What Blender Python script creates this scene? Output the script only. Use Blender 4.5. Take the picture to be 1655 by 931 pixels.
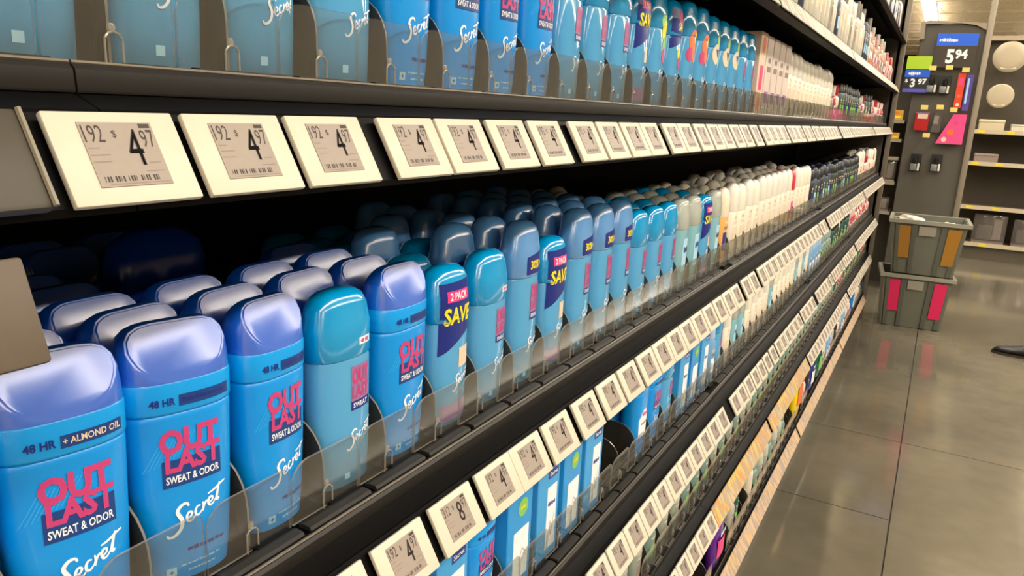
import bpy, bmesh, math, random
from mathutils import Vector, Matrix
random.seed(7)
for o in list(bpy.data.objects): bpy.data.objects.remove(o)
sc = bpy.context.scene; COL = sc.collection; PI = math.pi
EYE = 1.20
# ---------------- camera ----------------
cam_d = bpy.data.cameras.new('camera'); cam = bpy.data.objects.new('camera', cam_d); COL.objects.link(cam)
R = Vector((0.86614, 0.49783, 0.044345)); D = Vector((0.154305, -0.181961, -0.971123)); F = Vector((-0.475385, 0.847972, -0.234421))
m = Matrix((R, -D, -F)).transposed().to_4x4(); m.translation = Vector((0, 0, EYE)); cam.matrix_world = m
cam_d.sensor_width = 36; cam_d.lens = 1200/1655*36; cam_d.clip_start = .01; sc.camera = cam
# ---------------- world, lights, exposure ----------------
w = bpy.data.worlds.new('world'); sc.world = w; w.use_nodes = True
bg = w.node_tree.nodes['Background']; bg.inputs[0].default_value = (1, .93, .82, 1); bg.inputs[1].default_value = .27
sc.view_settings.view_transform = 'Standard'; sc.view_settings.look = 'None'; sc.view_settings.exposure = -0.30; sc.view_settings.gamma = 1
LAMP_ROWS = [(-.80, 300), (2.2, 560), (5.6, 480), (-3.8, 120)]
LAMP_Z = EYE + 2.72
for i, (lx, pw) in enumerate(LAMP_ROWS):
    for y0, y1 in ((-6, 9), (9.3, 30)):
        d = bpy.data.lights.new('ceiling_strip_light', 'AREA'); d.shape = 'RECTANGLE'; d.size = .30; d.size_y = y1-y0
        d.energy = pw*(1.0 if y0 < 0 else 1.2); d.color = (1, .92, .80)
        o = bpy.data.objects.new('ceiling_strip_light', d); COL.objects.link(o); o.location = (lx, (y0+y1)/2, LAMP_Z-.08)
        d2 = bpy.data.lights.new('ceiling_fill_uplight', 'AREA'); d2.shape = 'RECTANGLE'; d2.size = .2; d2.size_y = y1-y0; d2.energy = 170; d2.color = (1, .92, .78)  # upward fill added along each row to brighten the ceiling
        o = bpy.data.objects.new('ceiling_fill_uplight', d2); COL.objects.link(o); o.location = (lx, (y0+y1)/2, LAMP_Z+.09); o.rotation_euler = (PI, 0, 0)
# ---------------- materials ----------------
def lin(c):
    return tuple(((x/255)/12.92 if x/255 <= .04045 else ((x/255+.055)/1.055)**2.4) for x in c)
MATS = {}
def mat(name, c, rough=.5, metal=0, spec=.5, noise=0, nscale=40, emit=0, coat=0, sub=0, bump=0):
    if name in MATS: return MATS[name]
    M = bpy.data.materials.new(name); M.use_nodes = True; nt = M.node_tree; p = nt.nodes['Principled BSDF']
    col = lin(c)
    p.inputs['Base Color'].default_value = (*col, 1); p.inputs['Roughness'].default_value = rough
    p.inputs['Metallic'].default_value = metal; p.inputs['Specular IOR Level'].default_value = spec
    if coat: p.inputs['Coat Weight'].default_value = coat; p.inputs['Coat Roughness'].default_value = .08 if coat < 1 else .22; p.inputs['Coat IOR'].default_value = 1.5 if coat < 1 else 2.1
    if sub: p.inputs['Subsurface Weight'].default_value = sub; p.inputs['Subsurface Scale'].default_value = .01
    if emit: p.inputs['Emission Color'].default_value = (*col, 1); p.inputs['Emission Strength'].default_value = emit
    if noise or bump:
        tc = nt.nodes.new('ShaderNodeTexCoord'); n = nt.nodes.new('ShaderNodeTexNoise'); n.inputs['Scale'].default_value = nscale; n.inputs['Detail'].default_value = 4
        nt.links.new(tc.outputs['Object'], n.inputs['Vector'])
        if noise:
            r = nt.nodes.new('ShaderNodeMapRange'); r.inputs[3].default_value = 1-noise; r.inputs[4].default_value = 1+noise
            mx = nt.nodes.new('ShaderNodeMix'); mx.data_type = 'RGBA'; mx.blend_type = 'MULTIPLY'; mx.inputs[0].default_value = 1
            nt.links.new(n.outputs[0], r.inputs[0]); nt.links.new(r.outputs[0], mx.inputs[7]); mx.inputs[6].default_value = (*col, 1)
            nt.links.new(mx.outputs[2], p.inputs['Base Color'])
        if bump:
            b = nt.nodes.new('ShaderNodeBump'); b.inputs[0].default_value = bump; b.inputs[1].default_value = .01
            nt.links.new(n.outputs[0], b.inputs['Height']); nt.links.new(b.outputs[0], p.inputs['Normal'])
    MATS[name] = M; return M
def clear_mat(name, tint, trans=.75, haze=(200, 200, 195), rough=.06, sheen=.035):
    """thin clear plastic: see-through sheet with a fresnel sheen and a little haze"""
    M = bpy.data.materials.new(name); M.use_nodes = True; nt = M.node_tree; nt.nodes.clear()
    out = nt.nodes.new('ShaderNodeOutputMaterial'); t = nt.nodes.new('ShaderNodeBsdfTransparent'); t.inputs[0].default_value = (*lin(tint), 1)
    d = nt.nodes.new('ShaderNodeBsdfDiffuse'); d.inputs[0].default_value = (*lin(haze), 1)
    g = nt.nodes.new('ShaderNodeBsdfGlossy'); g.inputs['Roughness'].default_value = rough; g.inputs[0].default_value = (1, 1, 1, 1)
    lw = nt.nodes.new('ShaderNodeLayerWeight'); pw = nt.nodes.new('ShaderNodeMath'); pw.operation = 'POWER'; pw.inputs[1].default_value = 3.5
    fr = nt.nodes.new('ShaderNodeMath'); fr.operation = 'MULTIPLY_ADD'; fr.inputs[1].default_value = .7; fr.inputs[2].default_value = sheen
    nt.links.new(lw.outputs['Facing'], pw.inputs[0]); nt.links.new(pw.outputs[0], fr.inputs[0])
    m1 = nt.nodes.new('ShaderNodeMixShader'); m1.inputs[0].default_value = trans
    m2 = nt.nodes.new('ShaderNodeMixShader'); nt.links.new(d.outputs[0], m1.inputs[1]); nt.links.new(t.outputs[0], m1.inputs[2])
    nt.links.new(fr.outputs[0], m2.inputs[0]); nt.links.new(m1.outputs[0], m2.inputs[1]); nt.links.new(g.outputs[0], m2.inputs[2])
    nt.links.new(m2.outputs[0], out.inputs[0]); MATS[name] = M; return M
black = mat('shelf_black_shaded', (8, 7, 7), .5, 0, .10, .15, 60); nose = mat('nose_black', (34, 31, 28), .5, 0, .35, .1, 60)  # deck black deepened to carry the shade of the recessed label channel
black_dark = mat('back_black', (12, 12, 13), .6, 0, .3, .1)
edge_highlight = mat('lip_highlight', (120, 112, 100), .3, .6)  # pale grey stands in for the highlight along the black shelf lip
blue = mat('stick_blue', (0, 146, 232), .30, 0, .5, .04, 30, coat=.3)
blue2 = mat('collar_blue', (0, 152, 234), .24, 0, .5, .03, 30, coat=.3)
capb = mat('cap_blue', (0, 96, 214), .38, 0, 1.0, .05, 25, coat=1, sub=.1)
clear = clear_mat('clear_plastic', (246, 248, 246), .95, (190, 180, 165))
clear_edge = clear_mat('clear_edge', (225, 222, 215), .62, (190, 180, 165), .12)
smoke = clear_mat('smoke_divider', (150, 146, 140), .84, (120, 112, 100), .1)
gel = clear_mat('gel_body', (150, 200, 235), .30, (100, 185, 235), .08)
gelcap = clear_mat('gel_cap', (110, 200, 245), .12, (0, 160, 225), .14, .10)
frost = clear_mat('frost_cap', (150, 185, 225), .12, (95, 160, 225), .2, .14)
white = mat('white_plastic', (228, 222, 208), .38, 0, .5, .04)
cream = mat('tag_white', (212, 204, 186), .45, 0, .4, .02)
screen = mat('tag_screen', (158, 146, 136), .5, 0, .4, .05, 300)
ink = mat('tag_ink', (58, 48, 46), .6)
ink2 = mat('tag_ink_faint', (140, 124, 114), .6)
P_white = mat('print_white', (240, 244, 250), .4); P_navy = mat('print_navy', (26, 42, 128), .35); P_red = mat('print_red', (196, 62, 122), .4)
P_yellow = mat('print_yellow', (240, 222, 20), .4); P_pink = mat('print_pink', (225, 60, 130), .4); P_deep = mat('print_deep_navy', (24, 62, 130), .4)
P_hatch = mat('print_hatch', (60, 175, 240), .4); P_cream = mat('print_cream', (225, 205, 180), .5); P_green = mat('print_green', (130, 195, 90), .4)
P_orange = mat('print_orange', (235, 110, 50), .4); P_grape = mat('print_mauve', (150, 110, 160), .4); P_pale = mat('print_pale_blue', (170, 215, 240), .4)
PR = dict(w=P_white, n=P_navy, r=P_red, y=P_yellow, p=P_pink, d=P_deep, h=P_hatch, c=P_cream, g=P_green, o=P_orange, m=P_grape, b=P_pale, k=ink, f=ink2)
# ---------------- object helpers ----------------
def tag(o, label=None, cat=None, group=None, kind=None):
    if label: o['label'] = label
    if cat: o['category'] = cat
    if group: o['group'] = group
    if kind: o['kind'] = kind
    return o
def mkobj(name, bm, mats, parent=None, sharp=35, smooth=True):
    me = bpy.data.meshes.new(name); bmesh.ops.recalc_face_normals(bm, faces=bm.faces[:]) if smooth else None
    bm.to_mesh(me); bm.free()
    for x in (mats if isinstance(mats, (list, tuple)) else [mats]): me.materials.append(x)
    if smooth:
        me.polygons.foreach_set('use_smooth', [True]*len(me.polygons)); me.set_sharp_from_angle(angle=math.radians(sharp))
    o = bpy.data.objects.new(name, me); COL.objects.link(o)
    if parent: o.parent = parent
    return o
def empty(name, loc=(0, 0, 0), rz=0):
    o = bpy.data.objects.new(name, None); COL.objects.link(o); o.location = loc; o.rotation_euler = (0, 0, rz); o.empty_display_size = .02; return o
def copy_tree(o, parent=None):
    c = o.copy(); COL.objects.link(c)
    if parent: c.parent = parent
    for ch in o.children: copy_tree(ch, c)
    return c
def box(bm, x0, x1, y0, y1, z0, z1, mi=0):
    vs = [bm.verts.new((x, y, z)) for x in (x0, x1) for y in (y0, y1) for z in (z0, z1)]
    for f in ((0, 1, 3, 2), (4, 6, 7, 5), (0, 4, 5, 1), (2, 3, 7, 6), (0, 2, 6, 4), (1, 5, 7, 3)):
        fc = bm.faces.new([vs[i] for i in f]); fc.material_index = mi
def bbox_bm(x0, x1, y0, y1, z0, z1, bev=0, seg=2):
    bm = bmesh.new(); box(bm, x0, x1, y0, y1, z0, z1)
    if bev: bmesh.ops.bevel(bm, geom=bm.edges[:], offset=bev, segments=seg, affect='EDGES', profile=.5)
    return bm
def prism(poly, y0, y1, bm=None, mi=0, axis='y'):
    """extrude a polygon: axis y -> poly is (x,z); axis x -> poly is (y,z); axis z -> poly is (x,y)"""
    bm = bm or bmesh.new()
    mp = {'y': lambda a, b, t: (a, t, b), 'x': lambda a, b, t: (t, a, b), 'z': lambda a, b, t: (a, b, t)}[axis]
    A = [bm.verts.new(mp(a, b, y0)) for a, b in poly]; B = [bm.verts.new(mp(a, b, y1)) for a, b in poly]; n = len(poly)
    fs = [bm.faces.new(A), bm.faces.new(B[::-1])]+[bm.faces.new((A[i], B[i], B[(i+1) % n], A[(i+1) % n])) for i in range(n)]
    for f in fs: f.material_index = mi
    return bm
def sup(hw, hdf, hdb, n, N):
    pts = []
    for i in range(N):
        a = 2*PI*i/N; c, s = math.cos(a), math.sin(a)
        x = (abs(c)**(2/n))*(hdf if c > 0 else -hdb); y = (abs(s)**(2/n))*(hw if s > 0 else -hw); pts.append((x, y))
    return pts
def loft(rings, n=2.5, N=32, bm=None, mi=0, cap0=True, cap1=True):
    """rings: (z, half width along y, half depth along x)"""
    bm = bm or bmesh.new(); prev = None; first = None
    for r in rings:
        z, hw, hd = r[:3]; vs = [bm.verts.new((x, y, z)) for x, y in sup(hw, hd, hd, n, N)]
        if prev:
            for i in range(N): bm.faces.new((prev[i], prev[(i+1) % N], vs[(i+1) % N], vs[i])).material_index = mi
        else: first = vs
        prev = vs
    if cap0: bm.faces.new(first[::-1]).material_index = mi
    if cap1: bm.faces.new(prev).material_index = mi
    return bm
def tube(bm, pts, r, N=8, mi=0):
    pts = [Vector(p) for p in pts]; prev = None
    for i, p in enumerate(pts):
        t = (pts[min(i+1, len(pts)-1)]-pts[max(i-1, 0)]).normalized(); u = t.cross(Vector((0, 0, 1)))
        if u.length < .01: u = t.cross(Vector((1, 0, 0)))
        u.normalize(); v = t.cross(u); rr = r[i] if isinstance(r, (list, tuple)) else r
        vs = [bm.verts.new(p+(u*math.cos(2*PI*k/N)+v*math.sin(2*PI*k/N))*rr) for k in range(N)]
        if prev:
            for k in range(N): bm.faces.new((prev[k], prev[(k+1) % N], vs[(k+1) % N], vs[k])).material_index = mi
        else: bm.faces.new(vs[::-1])
        prev = vs
    bm.faces.new(prev); return bm
# ---------------- flat printing: lettering and blocks as thin inlays that follow a surface ----------------
_TX = {}
def text_geo(s, bold=0.0):
    if (s, bold) in _TX: return _TX[(s, bold)]
    cu = bpy.data.curves.new('t', 'FONT'); cu.body = s; cu.size = 1; cu.resolution_u = 2; cu.offset = bold
    o = bpy.data.objects.new('t', cu); COL.objects.link(o); bpy.context.view_layer.update()
    me = bpy.data.meshes.new_from_object(o.evaluated_get(bpy.context.evaluated_depsgraph_get()))
    V = [(v.co.x, v.co.y) for v in me.vertices]; P = [tuple(p.vertices) for p in me.polygons]
    bpy.data.objects.remove(o); bpy.data.curves.remove(cu); bpy.data.meshes.remove(me)
    x0 = min(v[0] for v in V); x1 = max(v[0] for v in V); y0 = min(v[1] for v in V); y1 = max(v[1] for v in V)
    V = [((x-x0)/(x1-x0), (y-y0)/(y1-y0)) for x, y in V]; _TX[(s, bold)] = (V, P); return V, P
class Print:
    def __init__(s): s.items = []; s.keys = []
    def _k(s, k):
        if k not in s.keys: s.keys.append(k)
        return s.keys.index(k)
    def poly(s, pts, k, layer=0): s.items.append((list(pts), [tuple(range(len(pts)))], s._k(k), layer)); return s
    def rect(s, u0, v0, u1, v1, k, layer=0): return s.poly([(u0, v0), (u1, v0), (u1, v1), (u0, v1)], k, layer)
    def lines(s, u0, v0, u1, v1, k, layer=1):
        # small print too fine to read in the photo: short worn bars
        rr_ = random.Random(int(abs(u0)*1e5)+int(abs(v0)*1e5)); u = u0
        while u < u1-.0004:
            w_ = min(u1-u, (u1-u0)*rr_.uniform(.08, .2)); s.rect(u, v0+(v1-v0)*rr_.uniform(0, .3), u+w_*.8, v1-(v1-v0)*rr_.uniform(0, .3), k, layer); u += w_
        return s
    def text(s, t, u0, v0, u1, v1, k, layer=1, bold=.02, shear=0, rise=0):
        V, P = text_geo(t, bold)
        s.items.append(([(u0+(u1-u0)*a+shear*(v1-v0)*b, v0+(v1-v0)*b+rise*a) for a, b in V], P, s._k(k), layer)); return s
    def disc(s, u, v, r, k, layer=0, ry=None, n=14):
        return s.poly([(u+r*math.cos(2*PI*i/n), v+(ry or r)*math.sin(2*PI*i/n)) for i in range(n)], k, layer)
    def stroke(s, pts, wd, k, layer=1):
        L = [];
        n = len(pts)
        def cr(p0, p1, p2, p3, t):
            return tuple(.5*((2*p1[i])+(-p0[i]+p2[i])*t+(2*p0[i]-5*p1[i]+4*p2[i]-p3[i])*t*t+(-p0[i]+3*p1[i]-3*p2[i]+p3[i])*t**3) for i in (0, 1))
        for i in range(n-1):
            a, b, c, d = pts[max(i-1, 0)], pts[i], pts[i+1], pts[min(i+2, n-1)]
            for q in range(4): L.append(cr(a, b, c, d, q/4))
        L.append(pts[-1]); V = []; P = []
        for i, p in enumerate(L):
            a = L[max(i-1, 0)]; b = L[min(i+1, len(L)-1)]; dx, dy = b[0]-a[0], b[1]-a[1]; l = math.hypot(dx, dy) or 1
            ww = wd*(.45+.55*math.sin(PI*min(1, max(0, (i+1)/(len(L)+1))))); V += [(p[0]-dy/l*ww/2, p[1]+dx/l*ww/2), (p[0]+dy/l*ww/2, p[1]-dx/l*ww/2)]
            if i: j = 2*i; P.append((j-2, j-1, j+1, j))
        s.items.append((V, P, s._k(k), layer)); return s
    def build(s, name, parent, mp, step=0):
        bm = bmesh.new()
        for V, P, k, ly in s.items:
            vs = [bm.verts.new((ly, a, b)) for a, b in V]
            for p in P:
                try: bm.faces.new([vs[i] for i in p]).material_index = k
                except ValueError: pass
        if step:
            us = [v.co.y for v in bm.verts]; u = math.ceil(min(us)/step)*step
            while u < max(us):
                bmesh.ops.bisect_plane(bm, geom=bm.verts[:]+bm.edges[:]+bm.faces[:], plane_co=(0, u, 0), plane_no=(0, 1, 0), dist=1e-7); u += step
            zs = [v.co.z for v in bm.verts]; u = math.ceil(min(zs)/.008)*.008
            while u < max(zs):
                bmesh.ops.bisect_plane(bm, geom=bm.verts[:]+bm.edges[:]+bm.faces[:], plane_co=(0, 0, u), plane_no=(0, 0, 1), dist=1e-7); u += .008
            bmesh.ops.triangulate(bm, faces=[f for f in bm.faces if len(f.verts) > 4])
        for v in bm.verts: v.co = mp(v.co.y, v.co.z, v.co.x)
        return mkobj(name, bm, [PR[k] for k in s.keys], parent, smooth=False)
def secret(P, u, v, w, k='w', layer=2):
    """the handwritten word, rising to the right, first letter with a long tail"""
    S = lambda pts: [(u+a*w, v+b*w) for a, b in pts]
    t = w*.045
    P.stroke(S([(.36, .50), (.33, .56), (.24, .55), (.17, .46), (.20, .36), (.24, .27), (.22, .13), (.12, .02), (.02, .00), (-.01, .06)]), t*1.5, k, layer)
    P.stroke(S([(.30, .25), (.39, .30), (.41, .36), (.36, .38), (.32, .31), (.34, .22), (.40, .21), (.46, .27)]), t, k, layer)
    P.stroke(S([(.56, .43), (.51, .44), (.47, .37), (.48, .29), (.53, .28), (.60, .36)]), t, k, layer)
    P.stroke(S([(.60, .49), (.61, .40), (.59, .31), (.62, .41), (.67, .48), (.70, .46)]), t, k, layer)
    P.stroke(S([(.69, .40), (.77, .45), (.78, .51), (.73, .52), (.70, .44), (.73, .37), (.79, .39), (.84, .46)]), t, k, layer)
    P.stroke(S([(.93, .74), (.89, .60), (.86, .46), (.88, .42), (.91, .45)]), t*1.2, k, layer)
    P.stroke(S([(.70, .60), (.82, .64), (.94, .70), (1.04, .73)]), t, k, layer)
def outlast(P, u0, v0, w, h):
    """OUT / LAST / SWEAT & ODOR block with its hatching"""
    for i in range(9):
        a = u0-w*.28+i*w*.075; P.poly([(a, v0+h*.30+i*h*.03), (a+w*.014, v0+h*.30+i*h*.03), (a+w*.26, v0+h*.74+i*h*.02), (a+w*.245, v0+h*.74+i*h*.02)], 'h', 0)
    P.rect(u0, v0, u0+w, v0+h*.46, 'd', 1)
    P.text('OUT', u0-w*.03, v0+h*.56, u0+w*.98, v0+h*.98, 'r', 3, .05); P.text('LAST', u0+w*.05, v0+h*.24, u0+w, v0+h*.62, 'r', 3, .04)
    P.text('SWEAT & ODOR', u0+w*.05, v0+h*.06, u0+w*.96, v0+h*.19, 'w', 3, .02)
def surf(hwf, hdf, n=2.5, x0=0):
    def mp(u, v, ly):
        hw = hwf(v); hd = hdf(v); q = min(.995, abs(u)/hw)
        return Vector((x0+hd*(1-q**n)**(1/n)+.00025+.0001*ly, u, v))
    return mp
# ---------------- products ----------------
def interp(tab):
    def f(z):
        if z <= tab[0][0]: return tab[0][1]
        for (a, b), (c, d) in zip(tab, tab[1:]):
            if z <= c: return b+(d-b)*(z-a)/(c-a)
        return tab[-1][1]
    return f
PROTO = {}
def stick(name, claim='48 HR', claim2=None, hw=.0315, N=40, detail=True):
    root = empty(name)
    k = hw/.0315
    rings = [(0, .0225*k, .0120), (.0015, .0250*k, .0145), (.02, .0272*k, .0158), (.06, .0294*k, .0170), (.104, .0310*k, .0177), (.1068, .0307*k, .0175), (.1075, .0298*k, .0168)]
    body = mkobj('body', loft(rings, 2.6, N), blue, root, 50)
    bm = loft([(.1075, .0305*k, .0174), (.1082, .0314*k, .0180), (.1095, .0317*k, .0182), (.1250, .0317*k, .0182), (.1260, .0310*k, .0176)], 2.6, N)
    mkobj('collar', bm, blue2, root, 40)
    H = .157
    bm = loft([(.1260, .0312*k, .0178), (.135, .0308*k, .0174), (.144, .0298*k, .0166), (.1500, .0276*k, .0155), (.1540, .0240*k, .0140), (.1562, .0190*k, .0115), (H, .0130*k, .008)], 2.6, N)
    for sgn in (1, -1):
        no = Vector((sgn*.906, 0, .423)).normalized()
        g = bmesh.ops.bisect_plane(bm, geom=bm.verts[:]+bm.edges[:]+bm.faces[:], plane_co=(sgn*.0176, 0, .1275), plane_no=no, clear_outer=True, dist=1e-7)
        es = [e for e in g['geom_cut'] if isinstance(e, bmesh.types.BMEdge)]
        try:
            bmesh.ops.edgeloop_fill(bm, edges=es)
            bmesh.ops.bevel(bm, geom=[e for e in es if e.is_valid], offset=.0010, segments=2, affect='EDGES')
        except Exception as ex: print('cap', ex)
    mkobj('cap', bm, capb, root, 30)
    if detail:
        P = Print(); outlast(P, -.0155*k, .0635, .0340*k, .036); secret(P, -.0145*k, .032, .034*k)
        P.text(claim, -.020*k, .1130, -.0065*k, .1175, 'n', 1, .03)
        if claim2: P.rect(-.0045*k, .1117, .0255*k, .1183, 'd', 0).text('+ '+claim2, -.0035*k, .1133, .0245*k, .1169, 'c', 2, .02)
        else: P.rect(-.0045*k, .1117, .0255*k, .1183, 'd', 0).lines(-.003*k, .1135, .024*k, .1165, 'n')
        P.lines(-.004*k, .0195, .020*k, .0225, 'n')
        P.rect(-.016*k, .006, -.0105*k, .0115, 'b', 0).text('+', -.0145*k, .0073, -.012*k, .0102, 'd', 2)
        P.lines(-.008*k, .0105, .016*k, .0122, 'b').lines(-.004*k, .0062, .013*k, .0078, 'b')
        hwf = interp([(r[0], r[1]) for r in rings]+[(.1095, .0317*k), (.125, .0317*k)]); hdf = interp([(r[0], r[2]) for r in rings]+[(.1095, .0182), (.125, .0182)])
        P.build('printed_label', body, surf(hwf, hdf, 2.6), .003)
    return root
def gel_bottle(name, H=.150, hw=.0275, cap=gelcap, capname='cap', lab='secret', bodym=gel, N=32):
    root = empty(name); s = H/.150
    rings = [(0, hw*.86, .0125), (.002, hw*.95, .0150), (.03*s, hw*.98, .0160), (.098*s, hw, .0165), (.100*s, hw*.96, .016)]
    body = mkobj('body', loft(rings, 2.5, N), bodym, root, 50)
    mkobj('inner_gel', loft([(.006, hw*.80, .0110), (.03, hw*.84, .0125), (.092*s, hw*.86, .013)], 2.5, N), mat('gel_fill', (50, 150, 220), .4), root, 50)
    mkobj(capname, loft([(.100*s, hw*.98, .0160), (.1015*s, hw*1.03, .0170), (.125*s, hw*1.02, .0170), (.127*s, hw*.99, .0164), (.138*s, hw*.93, .0150), (.145*s, hw*.78, .0128), (.1485*s, hw*.55, .009), (H, hw*.25, .004)], 2.5, N), cap, root, 60)
    P = Print(); hwf = interp([(r[0], r[1]) for r in rings]+[(.1015*s, hw*1.03), (.125*s, hw*1.02), (.127*s, hw*.99), (.138*s, hw*.93)]); hdf = interp([(r[0], r[2]) for r in rings]+[(.1015*s, .0170), (.125*s, .0170), (.127*s, .0166), (.138*s, .0152)])
    if lab in ('secret', 'off'):
        P.rect(-.002, .060*s, .019, .094*s, 'm', 0).text('OUT', -.001, .080*s, .018, .092*s, 'r', 2, .04).text('LAST', -.001, .069*s, .018, .079*s, 'r', 2, .03).rect(-.002, .060*s, .019, .067*s, 'n', 1).text('SWEAT', 0, .0617*s, .016, .0655*s, 'w', 2)
        secret(P, -.006, .030*s, .026); P.rect(.006, .109*s, .019, .1145*s, 'w', 0).text('48 HR', .0075, .110*s, .0175, .1135*s, 'r', 2)
        P.rect(-.008, .007, -.003, .012, 'b', 0)
    if lab == 'off':
        P.poly([(-.012, .103*s), (.024, .103*s), (.024, .124*s), (-.012, .119*s)], 'n', 1).text('30%', -.006, .1075*s, .012, .1155*s, 'y', 3, .03).lines(.013, .109*s, .022, .1145*s, 'y', 3)
    if lab == 'save':
        P.poly([(-.023, .070*s), (.022, .092*s), (.022, .138*s), (-.022, .136*s)], 'n', 1)
        P.rect(-.016, .119*s, .014, .129*s, 'p', 2).text('2 PACK', -.013, .1205*s, .011, .1275*s, 'w', 3).text('SAVE', -.019, .098*s, .019, .114*s, 'y', 3, .03)
        secret(P, -.006, .034*s, .026); P.rect(.002, .055*s, .020, .074*s, 'c', 0).rect(-.02, .006, .02, .022*s, 'm', 0)
    if lab == 'fruit':
        P.disc(.008, .098*s, .013, 'y', 1).disc(.010, .082*s, .010, 'g', 2).disc(.011, .067*s, .010, 'r', 3).disc(0, .110*s, .009, 'g', 1); secret(P, -.008, .034*s, .026)
    if lab == 'fruitsave':
        P.poly([(-.023, .082*s), (.022, .096*s), (.022, .138*s), (-.022, .136*s)], 'n', 0).disc(.006, .126*s, .010, 'p', 1).text('SAVE', -.006, .108*s, .02, .119*s, 'y', 3).disc(.006, .078*s, .008, 'y', 2).disc(.009, .064*s, .008, 'r', 2); secret(P, -.008, .034*s, .024)
    if lab == 'peach':
        P.disc(.002, .094*s, .017, 'o', 1).disc(.010, .078*s, .013, 'o', 2).disc(-.010, .076*s, .010, 'r', 2).disc(.012, .100*s, .008, 'y', 3); secret(P, -.008, .034*s, .026)
    if lab == 'flower':
        P.disc(-.002, .090*s, .016, 'c', 1).disc(.013, .084*s, .010, 'y', 2).disc(.006, .112*s, .010, 'g', 1).poly([(-.006, .098*s), (.012, .098*s), (.003, .084*s)], 'n', 3); secret(P, -.008, .034*s, .026)
    if lab == 'blank': P.rect(-.012, .03, .018, .085*s, 'b', 0).lines(-.008, .06*s, .014, .072*s, 'n')
    P.build('printed_label', body, surf(hwf, hdf, 2.5), .004)
    return root
def carton(name, H=.135, hw=.027, hd=.018, base=(60, 160, 225), style='box'):
    root = empty(name)
    body = mkobj('box', bbox_bm(-hd, hd, -hw, hw, 0, H, .0012, 1), mat('carton_%d_%d_%d' % base, base, .35, 0, .5, .05), root, 40, )
    P = Print()
    if style == 'clinical':
        P.rect(-hw*.15, .012, hw*.75, H*.70, 'w', 0).rect(-hw*.1, H*.78, hw*.8, H*.86, 'n', 0).text('Secret', 0, H*.80, hw*.7, H*.84, 'w', 2)
        P.stroke([(hw*.1, H*.2), (hw*.25, H*.35), (hw*.35, H*.2), (hw*.6, H*.42)], .0012, 'f', 1).lines(-hw*.05, H*.5, hw*.65, H*.55, 'n')
    elif style == 'round':
        P.disc(hw*.2, H*.74, .011, 'g', 0).lines(hw*.0, H*.72, hw*.42, H*.76, 'y').rect(-hw*.5, .012, hw*.75, H*.55, 'w', 0).stroke([(0, H*.2), (hw*.25, H*.35), (hw*.6, H*.25)], .0012, 'f', 1)
    elif style == 'orange':
        P.disc(0, H*.85, .016, 'o', 0).disc(0, H*.14, .014, 'o', 0).rect(-hw*.5, H*.3, hw*.5, H*.6, 'p', 0)
    else:
        P.rect(-hw*.6, H*.15, hw*.7, H*.30, 'm', 0).rect(-hw*.6, H*.55, hw*.7, H*.62, 'f', 0).lines(-hw*.4, H*.66, hw*.5, H*.74, 'f')
    P.build('printed_label', body, lambda u, v, l: Vector((hd+.0003+.0001*l, u, v)))
    return root
def simple_bottle(name, H=.15, hw=.025, hd=.016, bodyc=(228, 222, 208), capc=(235, 230, 220), shape='dome', labc='f', capr=.35):
    root = empty(name); bmtl = mat('pb_%d_%d_%d' % bodyc, bodyc, .35, 0, .5, .05); cmtl = mat('pc_%d_%d_%d' % capc, capc, capr, 0, .5, .04)
    if shape == 'dome':
        h = H*.62
        body = mkobj('body', loft([(0, hw*.88, hd*.8), (.003, hw*.96, hd*.95), (h, hw, hd), (h+.001, hw*.97, hd*.96)], 2.4, 20), bmtl, root, 50)
        mkobj('cap', loft([(h+.001, hw*.98, hd), (h+.002, hw, hd*1.02), (H*.86, hw*.97, hd*.96), (H*.94, hw*.85, hd*.8), (H*.985, hw*.55, hd*.5), (H, hw*.25, hd*.2)], 2.4, 20), cmtl, root, 60)
    elif shape == 'neck':
        h = H*.70
        body = mkobj('body', loft([(0, hw*.9, hd*.9), (.003, hw, hd), (h*.85, hw, hd), (h*.95, hw*.8, hd*.8), (h, hw*.4, hd*.5)], 2.2, 20), bmtl, root, 50)
        mkobj('cap', loft([(h, hw*.45, hw*.45), (h+.002, hw*.5, hw*.5), (H-.002, hw*.48, hw*.48), (H, hw*.4, hw*.4)], 2, 16), cmtl, root, 40)
    elif shape == 'can':
        h = H*.74; r = min(hw, .022)
        body = mkobj('body', loft([(0, r*.92, r*.92), (.003, r, r), (h-.006, r, r), (h, r*.8, r*.8)], 2, 22), bmtl, root, 40)
        mkobj('cap', loft([(h, r*.82, r*.82), (h+.001, r*.88, r*.88), (H-.006, r*.8, r*.8), (H, r*.5, r*.5)], 2, 22), cmtl, root, 50)
    P = Print(); P.rect(-hw*.55, H*.18, hw*.6, H*.42, labc, 0).rect(-hw*.5, H*.46, hw*.5, H*.50, 'c' if sum(bodyc) > 600 else 'f', 0).lines(-hw*.45, H*.52, hw*.45, H*.58, 'c')
    if shape == 'can': r = min(hw, .022); mp = surf(lambda z: r, lambda z: r, 2)
    else: mp = surf(lambda z: hw*.985, lambda z: hd*.985, 2.3)
    P.build('printed_label', body, mp, .004)
    return root
def spawn(key, loc, label, cat, group=None, rz=0, s=1):
    """first use of a kind moves its prototype, later uses copy it with its parts"""
    p = PROTO[key]
    if not p[1]: o = p[0]; p[1] = True
    else: o = copy_tree(p[0])
    o.location = loc; o.rotation_euler = (0, 0, rz); o.scale = (s, s, s)
    for kk in ('label', 'category', 'group'):
        if kk in o: del o[kk]
    tag(o, label, cat, group); return o
def proto(key, o): PROTO[key] = [o, False]
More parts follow.
